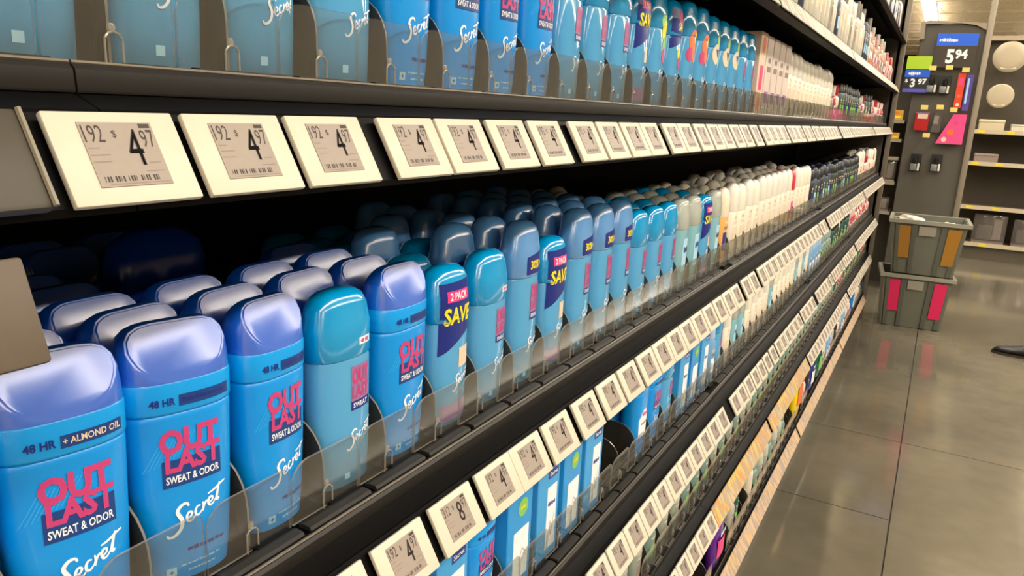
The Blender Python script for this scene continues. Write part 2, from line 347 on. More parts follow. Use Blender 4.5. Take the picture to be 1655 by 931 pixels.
# ---------------- room ----------------
fl = bpy.data.materials.new('polished_concrete'); fl.use_nodes = True; nt = fl.node_tree; p = nt.nodes['Principled BSDF']
tc = nt.nodes.new('ShaderNodeTexCoord'); n1 = nt.nodes.new('ShaderNodeTexNoise'); n1.inputs['Scale'].default_value = 1.3; n1.inputs['Detail'].default_value = 8
n2 = nt.nodes.new('ShaderNodeTexNoise'); n2.inputs['Scale'].default_value = 14; n2.inputs['Detail'].default_value = 6
nt.links.new(tc.outputs['Object'], n1.inputs[0]); nt.links.new(tc.outputs['Object'], n2.inputs[0])
r1 = nt.nodes.new('ShaderNodeValToRGB'); r1.color_ramp.elements[0].position = .3; r1.color_ramp.elements[1].position = .72
r1.color_ramp.elements[0].color = (*lin((88, 84, 73)), 1); r1.color_ramp.elements[1].color = (*lin((124, 116, 99)), 1)
mx = nt.nodes.new('ShaderNodeMix'); mx.data_type = 'RGBA'; mx.blend_type = 'MULTIPLY'; mx.inputs[0].default_value = 1
rr = nt.nodes.new('ShaderNodeMapRange'); rr.inputs[3].default_value = .82; rr.inputs[4].default_value = 1.12
nt.links.new(n1.outputs[0], r1.inputs[0]); nt.links.new(n2.outputs[0], rr.inputs[0]); nt.links.new(r1.outputs[0], mx.inputs[6]); nt.links.new(rr.outputs[0], mx.inputs[7])
nt.links.new(mx.outputs[2], p.inputs['Base Color'])
r3 = nt.nodes.new('ShaderNodeMapRange'); r3.inputs[3].default_value = .06; r3.inputs[4].default_value = .15; nt.links.new(n1.outputs[0], r3.inputs[0]); nt.links.new(r3.outputs[0], p.inputs['Roughness'])
b = nt.nodes.new('ShaderNodeBump'); b.inputs[0].default_value = .008; b.inputs[1].default_value = .01; nt.links.new(n1.outputs[0], b.inputs['Height']); nt.links.new(b.outputs[0], p.inputs['Normal'])
p.inputs['Specular IOR Level'].default_value = .6
bm = bmesh.new(); xs = [-9]; xs += [.031-2.4*i for i in range(3, 0, -1)]+[.031+2.4*i for i in range(0, 5)]+[12]; ys = [-6, .5, 3.11, 6.9, 9.5, 12.1, 20, 34]
g = .0022
for x0, x1 in zip(xs, xs[1:]):
    yl = sorted(ys+[2.43]) if x1 < .1 else ys
    for y0, y1 in zip(yl, yl[1:]): box(bm, x0+g, x1-g, y0+g, y1-g, -.02, 0)
o = mkobj('floor', bm, fl, smooth=False); tag(o, kind='structure')
o = mkobj('trim_1', bbox_bm(-9, 12, -6, 34, -.05, -.004), mat('joint_dark', (58, 54, 47), .8), smooth=False); tag(o, kind='structure')
CZ = EYE+3.0
ceilm = mat('ceiling_deck', (226, 212, 186), .7, 0, .3, .05, 3)
bm = bmesh.new(); y = -6
while y < 34: # corrugated deck
    box(bm, -9, 12, y, y+.11, CZ, CZ+.03); box(bm, -9, 12, y+.11, y+.2, CZ+.03, CZ+.05); y += .2
o = mkobj('ceiling', bm, ceilm, smooth=False); tag(o, kind='structure')
jm = mat('joist_paint', (232, 220, 196), .6)
for i in range(16):
    y = 1+i*2.05; bm = bmesh.new(); box(bm, -9, 12, y-.05, y+.05, CZ-.02, CZ-.001); box(bm, -9, 12, y-.045, y+.045, CZ-.32, CZ-.29)
    x = -9
    while x < 11.8: tube(bm, [(x, y, CZ-.3), (x+.25, y, CZ-.02), (x+.5, y, CZ-.3)], .011, 5); x += .5
    o = mkobj('trim_%d' % (i+2), bm, jm); tag(o, kind='structure')
wm = mat('wall_paint', (206, 192, 166), .7, 0, .3, .04, 2)
for nm, (x0, x1, y0, y1) in dict(wall_back=(-9, 12, 34, 34.1), wall_front=(-9, 12, -6.1, -6), wall_left=(-9.1, -9, -6, 34), wall_right=(12, 12.1, -6, 34)).items():
    o = mkobj(nm, bbox_bm(x0, x1, y0, y1, 0, CZ), wm, smooth=False); tag(o, kind='structure')
lampm = mat('lamp_diffuser', (255, 244, 224), .5, emit=7); lampb = mat('lamp_body', (236, 230, 218), .5)
for i, (lx, pw) in enumerate(LAMP_ROWS):
    for y0 in (0.2, 4.2, 8.2, 12.2, 16.2, 20.2, 24.2):
        t = empty('ceiling_light', (lx, y0, LAMP_Z))
        lab = ['ceiling strip light in the line above the near shelving', 'ceiling strip light in the line above the open aisle', 'ceiling strip light in the line right of the aisle', 'ceiling strip light in the line behind the near shelving'][i]
        tag(t, lab, 'ceiling light', ['strip lights above the near shelving', 'strip lights above the aisle', 'strip lights right of the aisle', 'strip lights behind the shelving'][i])
        mkobj('housing', bbox_bm(-.15, .15, 0, 3.9, 0, .07, .008), lampb, t); mkobj('diffuser', bbox_bm(-.14, .14, .02, 3.88, -.05, 0, .015), lampm, t)
        bm = bmesh.new()
        for yy in (.5, 3.4): tube(bm, [(0, yy, .07), (0, yy, CZ-LAMP_Z)], .004, 6)
        mkobj('hanger', bm, lampb, t)
# ---------------- the long shelving run ----------------
XL, XT, XB, XBK = -.322, -.300, -.280, -.80
LV = dict(F=.526, Z=.246, A=.0097, B=-.281, C=-.530, D=-.759, E=-1.020)
Pt = .0673; Y0 = .187
SEC = [(-1.02, .1880), (.1888, 1.4000), (1.4010, 2.6120), (2.6130, 3.8290), (3.8300, 5.06)]
TILT = math.atan2(XB-XT, .035)
names = dict(F='top', Z='second highest', A='upper', B='middle', C='third lowest', D='second lowest', E='base')
secn = ['nearest the camera', 'first full section', 'second section', 'third section', 'last section at the far end']
def shelf_profile(z, lv):
    if lv == 'E': return [(XBK, z-.004), (XBK, z-.022), (XT-.06, z-.026), (XB-.022, z-.060), (XB-.004, z-.0575), (XB-.0035, z-.054), (XT-.0045, z-.019), (XT-.0035, z-.002), (XT-.005, z), (XT-.03, z-.001)]
    return [(XBK, z-.004), (XBK, z-.022), (XT-.06, z-.026), (XB-.022, z-.060), (XB-.004, z-.0575), (XB-.0035, z-.054), (XT-.0045, z-.019), (XT-.0045, z-.0175), (XL+.002, z-.0118), (XL+.0006, z-.0106), (XL+.0003, z-.004), (XL, z), (XL-.004, z+.0015), (XL-.010, z-.002), (XL-.03, z-.004)]
for lv, z in LV.items():
    z += EYE
    for i, (y0, y1) in enumerate(SEC):
        t = empty('shelf', (0, y0, z)); tag(t, 'black metal %s shelf, %s of the long run' % (names[lv], secn[i]), 'shelf', 'shelves of the long run')
        o = mkobj('deck', prism(shelf_profile(0, lv), 0, y1-y0), black, t, 25)
        if lv != 'E': mkobj('front_nose', prism([(XL+.0001, .0004), (XL+.0022, -.0016), (XL+.0030, -.0100), (XL+.0024, -.0112), (XL+.0006, -.0112), (XL+.0004, -.0050), (XL-.0022, -.0002)], .0001, y1-y0-.0001), nose, t, 40)
        bm = bmesh.new(); q = math.ceil((y0-Y0-.0)/Pt)
        while Y0+q*Pt+Pt < y1:
            yq = Y0+q*Pt-y0; prism([(XL-.0165, .0000), (XL-.0165, .0022), (XL-.0125, .0034), (XL-.0065, .0030), (XL-.0045, .0)], yq+.003, yq+Pt-.003, bm); q += 1
        if lv in 'ABC': mkobj('rail', bm, nose, t, 40, smooth=False)
        else: bm.free()
        bm = bmesh.new(); tube(bm, [((XL if lv != 'E' else XT-.004)-.001, .0001, .0012), ((XL if lv != 'E' else XT-.004)-.001, y1-y0-.0001, .0012)], .0011, 6); mkobj('front_edge_highlight', bm, edge_highlight, t)  # thin bead coloured as the bright highlight on the lip
        if lv != 'E':
            bm = bmesh.new()
            for yy in (.004, y1-y0-.034): prism([(XBK, -.02), (XBK, -.07), (XBK+.05, -.07), (XT-.10, -.028), (XT-.10, -.024)], yy, yy+.004, bm)
            mkobj('bracket', bm, black, t)
for i, (y0, y1) in enumerate(SEC):
    o = mkobj('back_panel', bbox_bm(XBK-.03, XBK-.006, y0, y1, .10, EYE+.86), black_dark, smooth=False); tag(o, 'black back panel of the long run, %s' % secn[i], 'back panel', 'back panels of the long run')
    t = empty('base_plinth', (0, y0, 0)); tag(t, 'black kick plinth under the base shelf, %s' % secn[i], 'plinth', 'plinths of the long run')
    mkobj('kick_plate', bbox_bm(XBK-.004, XL+.004, .0, y1-y0, 0, EYE+LV['E']-.062), black, t, smooth=False)
for k, yy in enumerate([.188, 1.4005, 2.6125, 3.8295]):
    bm = bmesh.new(); box(bm, XBK-.06, XBK-.0315, yy-.015, yy+.015, .0, EYE+.9)
    o = mkobj('upright', bm, black, smooth=False); tag(o, 'black slotted upright at joint number %s of the run' % ['one', 'two', 'three', 'four', 'five'][k], 'upright', 'uprights of the long run')
t = empty('end_panel', (0, 5.066, 0)); tag(t, 'dark grey end frame closing the far end of the long run', 'end panel')
mkobj('frame', bbox_bm(XBK-.05, XT-.012, 0, .012, 0, EYE+.86), mat('end_grey', (70, 65, 58), .5, .3), t); mkobj('post', bbox_bm(XT-.03, XB-.006, .0, .035, 0, EYE+.86, .003), mat('post_grey', (112, 104, 92), .45, .4), t)
# ---------------- clear dividers with front panels ----------------
Pt = .0673; Y0 = .187
def divider(name, wall_len=.36):
    root = empty(name)
    def rr(w, h, r1, r2, n=5):
        pts = [(-w/2, 0), (w/2, 0)]
        for i in range(n+1): a = PI/2*i/n; pts.append((w/2-r2+r2*math.cos(a), h-r2+r2*math.sin(a)))
        for i in range(n+1): a = PI/2+PI/2*i/n; pts.append((-w/2+r1+r1*math.cos(a), h-r1+r1*math.sin(a)))
        return pts
    bm = prism(rr(.0655, .044, .016, .006), -.0009, .0009, axis='x')
    bmesh.ops.recalc_face_normals(bm, faces=bm.faces[:])
    for f in bm.faces: f.material_index = 0 if abs(f.normal.x) > .5 else 1
    mkobj('front_panel', bm, [clear, clear_edge], root, smooth=False)
    pts = [(-.002, 0)]
    for i in range(7): a = PI/2*i/6; pts.append((-.034+.032*math.cos(a), .028+.034*math.sin(a)))
    pts += [(-wall_len, .062), (-wall_len, 0)]
    bm = prism([(a, b) for a, b in pts], -.0007, .0007, axis='y'); bmesh.ops.recalc_face_normals(bm, faces=bm.faces[:])
    for f in bm.faces: f.material_index = 0 if abs(f.normal.y) > .5 else 1
    mkobj('divider_wall', bm, [smoke, clear_edge], root, smooth=False)
    bm = bmesh.new(); box(bm, .001, .0018, -.0048, -.0040, 0, .013); box(bm, .001, .0018, .0040, .0048, 0, .013)
    tube(bm, [(.0014, -.0044, .013), (.0014, -.0025, .0155), (.0014, 0, .0162), (.0014, .0025, .0155), (.0014, .0044, .013)], .0007, 6)
    loft([(.0162, .0018, .0010), (.018, .0024, .0014), (.020, .0017, .0010)], 2, 8, bm)
    mkobj('latch', bm, clear_edge, root)
    mkobj('base_clip', bbox_bm(-.010, .0065, 0.0, .030, 0.0, .0025, .0006, 1), black, root)
    return root
proto('div', divider('shelf_divider'))
def divider_far(name):
    root = divider('tmp'); bm = bmesh.new(); ms = [clear, clear_edge, smoke, black]
    for ch in list(root.children):
        me = ch.data; n0 = len(bm.faces); bm.from_mesh(me); bm.faces.ensure_lookup_table()
        for f in bm.faces[n0:]: f.material_index = ms.index(me.materials[f.material_index])
        bpy.data.objects.remove(ch)
    bpy.data.objects.remove(root); me = bpy.data.meshes.new(name); bm.to_mesh(me); bm.free()
    for x in ms: me.materials.append(x)
    o = bpy.data.objects.new(name, me); COL.objects.link(o); return o
proto('divfar', divider_far('shelf_divider'))
cnt = 0
order = []
for lv, k0 in (('A', -1), ('B', -1), ('C', 4), ('D', 13), ('E', 18)):
    for k in range(k0, 72): order.append((k, lv))
order.sort(key=lambda t: (t[0]+ (30 if t[1] == 'E' else 0), t[1]))
late = []
ordn = ['leftmost', 'second', 'third', 'fourth', 'fifth', 'sixth', 'seventh', 'eighth', 'ninth', 'tenth', 'eleventh', 'twelfth', 'thirteenth', 'fourteenth', 'fifteenth', 'sixteenth']
for k, lv in order:
    y = Y0+Pt*(k+.5); loc = ({'D': -.326, 'E': -.3095}.get(lv, -.3425), y, EYE+LV[lv]+.0005)
    if y > 5.02 or (lv == 'E' and any(abs(y-q) < .075 for q in (1.60, 2.66, 2.98, 3.16, 4.42))): continue
    if cnt >= 296: late.append(loc); continue
    cnt += 1
    if k < 12 and lv in 'ABC':
        first = {'A': -1, 'B': -1, 'C': 4}[lv]
        spawn('div', loc, '%s clear plastic divider with rounded front panel on the %s shelf' % (ordn[k-first], names[lv]), 'shelf divider', 'clear dividers on the %s shelf' % names[lv])
    else:
        spawn('divfar' if y > 1.6 else 'div', loc, 'clear plastic divider in the distant dense run along the %s shelf' % names[lv], 'shelf divider', 'distant clear dividers on the %s shelf' % names[lv])
bm = bmesh.new()
src = PROTO['divfar'][0].data
for l in late:
    t = bmesh.new(); t.from_mesh(src); bmesh.ops.translate(t, verts=t.verts[:], vec=l); me = bpy.data.meshes.new('x'); t.to_mesh(me); t.free(); bm.from_mesh(me); bpy.data.meshes.remove(me)
if late: tag(mkobj('shelf_dividers', bm, [clear, clear_edge, smoke, black], smooth=False), 'dense far remainder of clear dividers on the lower shelves', 'shelf dividers', kind='stuff')
# ---------------- electronic price tags ----------------
def price_tag(name, small='192', big='4', cents='97'):
    root = empty(name); W, H = .056, .0403
    mkobj('frame', bbox_bm(-.0035, 0, -W/2, W/2, -H/2, H/2, .0009, 2), cream, root)
    sx0, sx1, sy0, sy1 = -.0160, .0155, -.0130, .0150
    scr = mkobj('screen', bbox_bm(.0001, .0005, sx0, sx1, sy0, sy1), screen, root, smooth=False)
    P = Print()
    P.text(small, sx0+.0008, .0062, -.0070, .0138, 'k', 1, .0).text('$', -.0035, .0078, -.0015, .0115, 'k', 1, 0)
    P.text(big, .0012, -.0042, .0074, .0118, 'k', 1, .0).text(big, .0016, -.0042, .0078, .0118, 'k', 1, .0).text(cents, .0085, .0036, .0146, .0116, 'k', 1, 0)
    P.rect(.0095, .0124, .0145, .0143, 'k', 1)
    for j in range(3): P.rect(-.0152, .0035-.003*j, -.0152+(.0045, .008, .0075)[j], .0040-.003*j, 'f', 1)
    P.rect(.0082, -.0035, .0135, -.0030, 'f', 1).rect(.0055, -.0072, .0135, -.0067, 'f', 1)
    for j in range(22):
        if j % 5 != 3: P.rect(-.0135+j*.0011, -.0110, -.0135+j*.0011+(.0007 if j % 3 else .0003), -.0086, 'k', 1)
    P.rect(-.012, -.0122, .0145, -.0118, 'f', 1)
    P.build('screen_text', scr, lambda u, v, l: Vector((.0006, u, v)))
    Q = Print(); Q.text('||', -.0262, .0100, -.0238, .0140, 'c', 1, 0).text('S', -.0260, .0050, -.0240, .0080, 'c', 1, 0)
    Q.build('frame_print', root, lambda u, v, l: Vector((.0001, u, v)))
    return root
proto('t497', price_tag('price_tag')); proto('t494', price_tag('price_tag', '188', '4', '94')); proto('t8', price_tag('price_tag', '312', '8', '97')); proto('t6', price_tag('price_tag', '240', '5', '97'))
def far_list(last, end, gaps=.08, pitch=.061):
    r = []; y = last+pitch
    while y < end:
        r.append(y); y += pitch+(.02 if random.random() < gaps else 0)
        if any(abs(y-b) < .035 for b in (1.36, 2.57, 3.79)): y += .05
    return r
TG = {'A': [.1604, .2213, .2822, .3552, .4143, .4788, .5427, .6194, .6814, .7435, .8018, .8768, .9362, 1.0054, 1.0712, 1.1308, 1.2002, 1.2647, 1.3402],
      'B': [.2235, .2845, .3502, .4164, .4814, .5378, .6009, .6691, .7334, .7955, .8595, .9194, .9775, 1.036, 1.0957, 1.1563, 1.2187, 1.280, 1.3391],
      'C': [.62, .685, .7504, .8110, .870, .9285, .9870, 1.0459, 1.1050, 1.1640, 1.2231, 1.2831, 1.3420, 1.4486, 1.5057, 1.5684, 1.6331, 1.6958, 1.7627, 1.8343, 1.9069],
      'D': [1.055, 1.1137, 1.1724, 1.2320, 1.2915, 1.3490]}
for lv, ys in TG.items():
    near = len(ys) if lv != 'D' else 6
    if lv in 'AB': ys = ys+far_list(ys[-1]+.02, 4.98)
    elif lv == 'C': ys = ys+far_list(ys[-1], 4.98)
    else: ys = ys+far_list(2.56, 4.2, 0)
    for i, yl in enumerate(ys):
        key = {('B', 5-2): 't8'}.get((lv, i), 't497')
        z = EYE+LV[lv]-.019-.0175
        if i < min(near, 16): lab = '%s cream electronic price tag on the %s shelf edge' % (ordn[i], names[lv]) if i else 'cream electronic price tag at the left end of the %s shelf edge' % names[lv]; g = 'price tags on the %s shelf edge' % names[lv]
        else: lab = 'small cream electronic price tag in the distant row along the %s shelf edge' % names[lv]; g = 'distant price tags on the %s shelf edge' % names[lv]
        o = spawn(key, ((XT+XB)/2+.0022, yl+.028, z+.001), lab, 'price tag', g); o.rotation_euler = (0, -TILT, 0)
# printed paper strips on the lower shelf edges and the second highest shelf
def strip_mat(name, cols, sy, seed):
    M = bpy.data.materials.new(name); M.use_nodes = True; nt = M.node_tree; p = nt.nodes['Principled BSDF']; p.inputs['Roughness'].default_value = .45
    tc = nt.nodes.new('ShaderNodeTexCoord'); mpn = nt.nodes.new('ShaderNodeMapping'); mpn.inputs['Scale'].default_value = (0, sy, 40); mpn.inputs['Location'].default_value = (seed, 0, 0)
    v = nt.nodes.new('ShaderNodeTexVoronoi'); v.inputs['Scale'].default_value = 1; r = nt.nodes.new('ShaderNodeValToRGB'); r.color_ramp.interpolation = 'CONSTANT'
    while len(r.color_ramp.elements) < len(cols): r.color_ramp.elements.new(.5)
    for i, c in enumerate(cols): r.color_ramp.elements[i].position = i/len(cols); r.color_ramp.elements[i].color = (*lin(c), 1)
    nt.links.new(tc.outputs['Object'], mpn.inputs[0]); nt.links.new(mpn.outputs[0], v.inputs['Vector']); nt.links.new(v.outputs['Color'], r.inputs[0]); nt.links.new(r.outputs[0], p.inputs['Base Color']); return M
sm_o = strip_mat('strip_orange', [(190, 168, 120), (208, 150, 92), (176, 158, 136), (206, 180, 96), (178, 150, 132), (196, 180, 150), (186, 164, 140)], 120, 1)
sm_g = strip_mat('strip_mauve', [(186, 168, 146), (205, 178, 150), (168, 150, 140), (204, 172, 122), (176, 158, 150)], 120, 5)
sm_w = strip_mat('strip_white', [(186, 178, 160), (204, 196, 176), (150, 142, 126), (178, 168, 150)], 90, 9)
def strip(lv, y0, y1, m, lab):
    # a curved paper/plastic channel lying on the tilted label rail
    z = EYE+LV[lv]; bm = bmesh.new()
    pts = [(XT+.0010, -.0175), (XB+.0010, -.0545), (XB+.0024, -.0540), (XT+.0060, -.0400+.012), (XT+.0026, -.0170)]
    pts = [(XT-.0008, -.0185), (XB-.0004, -.0548), (XB+.0010, -.0538), (XT+.0008, -.0175)]
    prism(pts, 0, y1-y0, bm); o = mkobj('label_strip', bm, m, smooth=False); o.location = (0, y0, z); tag(o, lab, 'label strip', 'printed strips on the shelf edges'); return o
strip('D', 1.410, 1.95, sm_o, 'orange and yellow printed paper strip on the second lowest shelf edge, nearer piece')
strip('D', 1.97, 2.595, sm_o, 'orange and yellow printed paper strip on the second lowest shelf edge, farther piece')
strip('D', 4.25, 5.04, sm_w, 'pale printed strip at the far end of the second lowest shelf edge')
for k, (a, bb) in enumerate([(.2, 1.39), (1.41, 2.60), (2.62, 3.82), (3.84, 5.05)]):
    strip('E', a, bb, sm_g, 'orange and mauve printed strip along the base shelf edge, %s' % ['nearest piece', 'second piece', 'third piece', 'farthest piece'][k])
for k, (a, bb) in enumerate([(.2, 1.39), (1.41, 2.60), (2.62, 3.82), (3.84, 5.05)]):
    strip('Z', a, bb, sm_w, 'whitish label strip along the second highest shelf edge, %s' % ['nearest piece', 'second piece', 'third piece', 'farthest piece'][k])
# end of the next label rail and the sign clip at the left edge
t = empty('rail_end_cap', ((XT+XB)/2+.0005, .118, EYE-.0265)); t.location.y = .118; tag(t, 'plain grey end piece of a label rail at the left edge of the picture', 'rail end cap')
bm = bbox_bm(-.002, .0045, -.06, .034, -.0205, .0195, .002); o = mkobj('plate', bm, mat('rail_grey', (76, 71, 62), .5, .1, .4, .06), t)
bm = bmesh.new(); tube(bm, [(.005, .0335, -.02), (.005, .0335, .019)], .0012, 6); mkobj('edge_bead', bm, mat('rail_edge', (130, 122, 106), .4), t); t.rotation_euler = (0, -TILT, 0)
t = empty('sign_clip', (-.279, .111, EYE-.078)); tag(t, 'beige grey plastic sign clip hanging below the upper shelf at the left edge', 'sign clip')
mkobj('plate', bbox_bm(-.004, .004, .003, .030, -.021, .0185, .0015), mat('clip_beige', (96, 84, 72), .5, 0, .4, .06), t)
mkobj('holder', bbox_bm(-.012, .001, -.05, .0025, -.024, .024, .001), mat('clip_dark', (30, 25, 22), .5), t)
mkobj('hook', prism([(-.012, .02), (-.004, .02), (-.004, .046), (-.012, .046)], -.045, -.02), mat('clip_dark', (30, 25, 22)), t, smooth=False); t.rotation_euler = (0, -.35, 0)
# ---------------- stock the shelves ----------------
proto('almond', stick('deodorant_stick', '48 HR', 'ALMOND OIL')); proto('stick', stick('deodorant_stick')); proto('stickn', stick('deodorant_stick', hw=.0285))
proto('stickfar', stick('deodorant_stick', N=20, detail=False))
proto('gel', gel_bottle('gel_deodorant')); proto('tall', gel_bottle('gel_deodorant', .170, .0265, frost, lab='off'))
proto('save', gel_bottle('gel_deodorant', .146, .0265, gelcap, lab='save')); proto('fruit', gel_bottle('gel_deodorant', .150, .0270, gelcap, lab='fruit'))
proto('fruitsave', gel_bottle('gel_deodorant', .146, .0265, gelcap, lab='fruitsave')); proto('peach', gel_bottle('gel_deodorant', .155, .0275, gelcap, lab='peach')); proto('flower', gel_bottle('gel_deodorant', .150, .0265, gelcap, lab='flower'))
pale = clear_mat('pale_body', (190, 225, 230), .3, (150, 205, 215), .1)
proto('pale', gel_bottle('gel_deodorant', .150, .0265, clear_mat('pale_cap', (220, 225, 220), .3, (205, 210, 200), .12), lab='blank', bodym=pale))
proto('clin', carton('deodorant_carton', style='clinical')); proto('clinr', carton('deodorant_carton', base=(40, 150, 222), style='round'))
proto('cart_o', carton('carton', H=.160, base=(236, 205, 180), style='orange')); proto('cart_w', carton('carton', H=.158, base=(224, 208, 200), style='plain'))
proto('white', simple_bottle('antiperspirant_bottle', .156, .026, .018, labc='c')); proto('white2', simple_bottle('antiperspirant_bottle', .150, .026, .017, (232, 226, 206), (236, 232, 215), labc='c'))
proto('whitered', simple_bottle('antiperspirant_bottle', .150, .024, .016, (230, 222, 205), (205, 50, 70), labc='p')); proto('orange', simple_bottle('antiperspirant_bottle', .15, .024, .016, (228, 168, 90), (236, 226, 205), labc='n'))
proto('dark', simple_bottle('spray_can', .135, .020, .020, (32, 36, 48), (18, 20, 26), 'can', 'n')); proto('green', simple_bottle('spray_can', .130, .020, .020, (30, 62, 48), (22, 34, 30), 'can', 'g'))
proto('slate', simple_bottle('spray_can', .140, .020, .020, (60, 70, 90), (30, 34, 60), 'can', 'b')); proto('red', simple_bottle('lotion_bottle', .115, .024, .017, (176, 30, 50), (226, 214, 205), 'neck', 'w'))
proto('redw', simple_bottle('lotion_bottle', .120, .024, .017, (222, 205, 196), (180, 34, 50), 'neck', 'r')); proto('teal', simple_bottle('lotion_bottle', .105, .022, .016, (112, 140, 134), (150, 170, 162), 'neck', 'g'))
proto('sage', simple_bottle('lotion_bottle', .100, .022, .016, (140, 150, 138), (190, 190, 176), 'dome', 'f')); proto('grey', simple_bottle('lotion_bottle', .16, .024, .018, (176, 172, 160), (206, 202, 190), 'neck', 'f'))
proto('ltgrey', simple_bottle('lotion_bottle', .175, .026, .018, (214, 208, 192), (150, 146, 136), 'neck', 'c')); proto('peachb', simple_bottle('lotion_bottle', .13, .026, .018, (222, 150, 120), (222, 180, 170), 'neck', 'w'))
proto('paleblue', simple_bottle('spray_can', .125, .020, .020, (110, 160, 205), (160, 190, 220), 'can', 'w')); proto('tealdark', simple_bottle('spray_can', .125, .020, .020, (20, 78, 74), (12, 40, 40), 'can', 'g'))
def jit(): return random.uniform(-.05, .05)
XC = -.362  # centre line of the front facing
def put(key, lv, k, j, label, cat, group=None, dx=0, s=1, dy=0, rz=None):
    y = Y0+Pt*k+dy
    if y > 5.03: return
    dx += {'D': .018, 'E': .034}.get(lv, 0)
    return spawn(key, (XC-.0385*j+dx, y+(random.uniform(-.0015, .0015) if s == 1 else 0), EYE+LV[lv]+.0012), label, cat, group, jit()*(.6 if j == 0 else 1) if rz is None else rz, s)
# middle shelf (B)
nB = {0: ('almond', 'blue deodorant stick reading ALMOND OIL, at the lower left corner'), 1: ('stick', 'large blue OUT LAST deodorant stick beside the ALMOND OIL one, second on the middle shelf'),
      2: ('stickn', 'blue deodorant stick with white glare on its cap, third on the middle shelf'), 3: ('gel', 'see-through blue gel deodorant with domed cap, fourth on the middle shelf'),
      4: ('stick', 'blue deodorant stick left of the first SAVE pack on the middle shelf'), 5: ('save', 'gel deodorant with navy, pink and yellow SAVE label, nearer one on middle shelf'),
      6: ('gel', 'domed blue gel deodorant just right of the nearer SAVE pack'), 7: ('tall', 'tall gel deodorant with navy 30% band between the domed gel and farther SAVE pack'),
      8: ('save', 'gel deodorant with navy SAVE label, farther one on the middle shelf'), 9: ('tall', 'tall gel deodorant with navy 30% band, first right of the farther SAVE pack'),
      10: ('tall', 'tall gel deodorant with navy 30% band, second right of the farther SAVE pack'), 11: ('tall', 'tall gel deodorant with navy 30% band, third right of the farther SAVE pack'),
      12: ('gel', 'blue gel deodorant first right of the tall 30% trio'), 13: ('gel', 'blue gel deodorant second right of the tall 30% trio'), 14: ('gel', 'blue gel deodorant third right of the tall 30% trio'),
      15: ('pale', 'pale clear deodorant next to the last blue gel on the middle shelf'), 16: ('pale', 'pale clear deodorant left of the distant navy SAVE label'), 17: ('save', 'distant gel deodorant with navy SAVE label among pale ones'),
      18: ('pale', 'pale aqua deodorant between distant SAVE label and orange bottle'), 19: ('orange', 'orange antiperspirant bottle left of the white bottles on the middle shelf')}
for k in range(-1, 73):
    depth = 8 if k < 5 else (6 if k < 15 else 4 if k < 35 else 2)
    if k == -1: front = ('stick', 'blue deodorant stick just outside the left edge on the middle shelf')
    elif k in nB: front = nB[k]
    elif k < 35: front = (random.choice(['white', 'white2', 'white']) if k != 30 else 'whitered', None)
    elif k < 57: front = (random.choice(['dark', 'dark', 'slate', 'green']), None)
    else: front = (random.choice(['redw', 'white', 'red', 'white2']), None)
    key, lab = front
    for j in range(depth):
        kk = key
        if j and key in ('almond', 'stick', 'stickn'): kk = 'stickfar'
        if k in (2, 3) and j: kk = 'stickfar'
        if j and key == 'save': kk = 'gel' if k != 5 else 'gel'
        if k == 5 and j == 2: kk = 'tall'
        if k == 6 and j in (1, 3): kk = 'tall'
        if k == 7 and j: kk = 'tall'
        if k in (12, 13, 14) and j >= 2: kk = random.choice(['dark', 'white', 'grey']) if j > 2 else 'gel'
        if 20 <= k < 35 and j >= 2: kk = random.choice(['white', 'grey', 'dark', 'white'])
        if k in (4,) and j >= 4: kk = 'dark'
        if k in (0, 1) and j >= 5: continue
        if k in (2, 3) and j in (3, 4, 5): continue
        if kk == 'grey': sc_ = .9
        else: sc_ = 1
        if j == 0 and lab: L, g = lab, None
        elif j == 0: L, g = {'white': 'white bottle in the white block of the middle shelf front row', 'dark': 'dark spray can in the distant dark block of the middle shelf', 'end': 'red or white bottle at the far end of the middle shelf'}['white' if k < 35 else 'dark' if k < 57 else 'end'], 'distant front row bottles on the middle shelf'
        else: L, g = {'stickfar': 'blue deodorant stick in shadow behind the front row of the middle shelf', 'tall': 'tall gel deodorant standing behind the front row of the middle shelf', 'gel': 'domed blue gel deodorant behind the front row of the middle shelf'}.get(kk, '%s in shadow behind the front row of the middle shelf' % {'dark': 'dark spray can', 'white': 'white bottle', 'grey': 'grey bottle', 'white2': 'cream bottle', 'whitered': 'white bottle with red cap', 'pale': 'pale clear deodorant', 'orange': 'orange bottle', 'slate': 'slate spray can', 'green': 'dark green spray can', 'red': 'red lotion bottle', 'redw': 'pale lotion bottle with red cap'}.get(kk, kk)), 'rear stock on the middle shelf, '+kk
        cat = 'deodorant' if kk in ('almond', 'stick', 'stickn', 'stickfar', 'gel', 'tall', 'save', 'pale') else 'bottle'
        put(kk, 'B', k, j, L, cat, g, s=sc_, rz={0: -.17, 1: -.23, 2: .07, 4: .04}.get(k) if j == 0 else None)
# lone taller bottle deep on the middle shelf
proto('deep', simple_bottle('lotion_bottle', .180, .040, .026, (10, 70, 170), (14, 62, 170), 'dome', 'd', .2)); spawn('deep', (-.515, .354, EYE+LV['B']+.0012), 'big dark blue domed bottle deep in shadow at the left of the middle shelf', 'bottle')
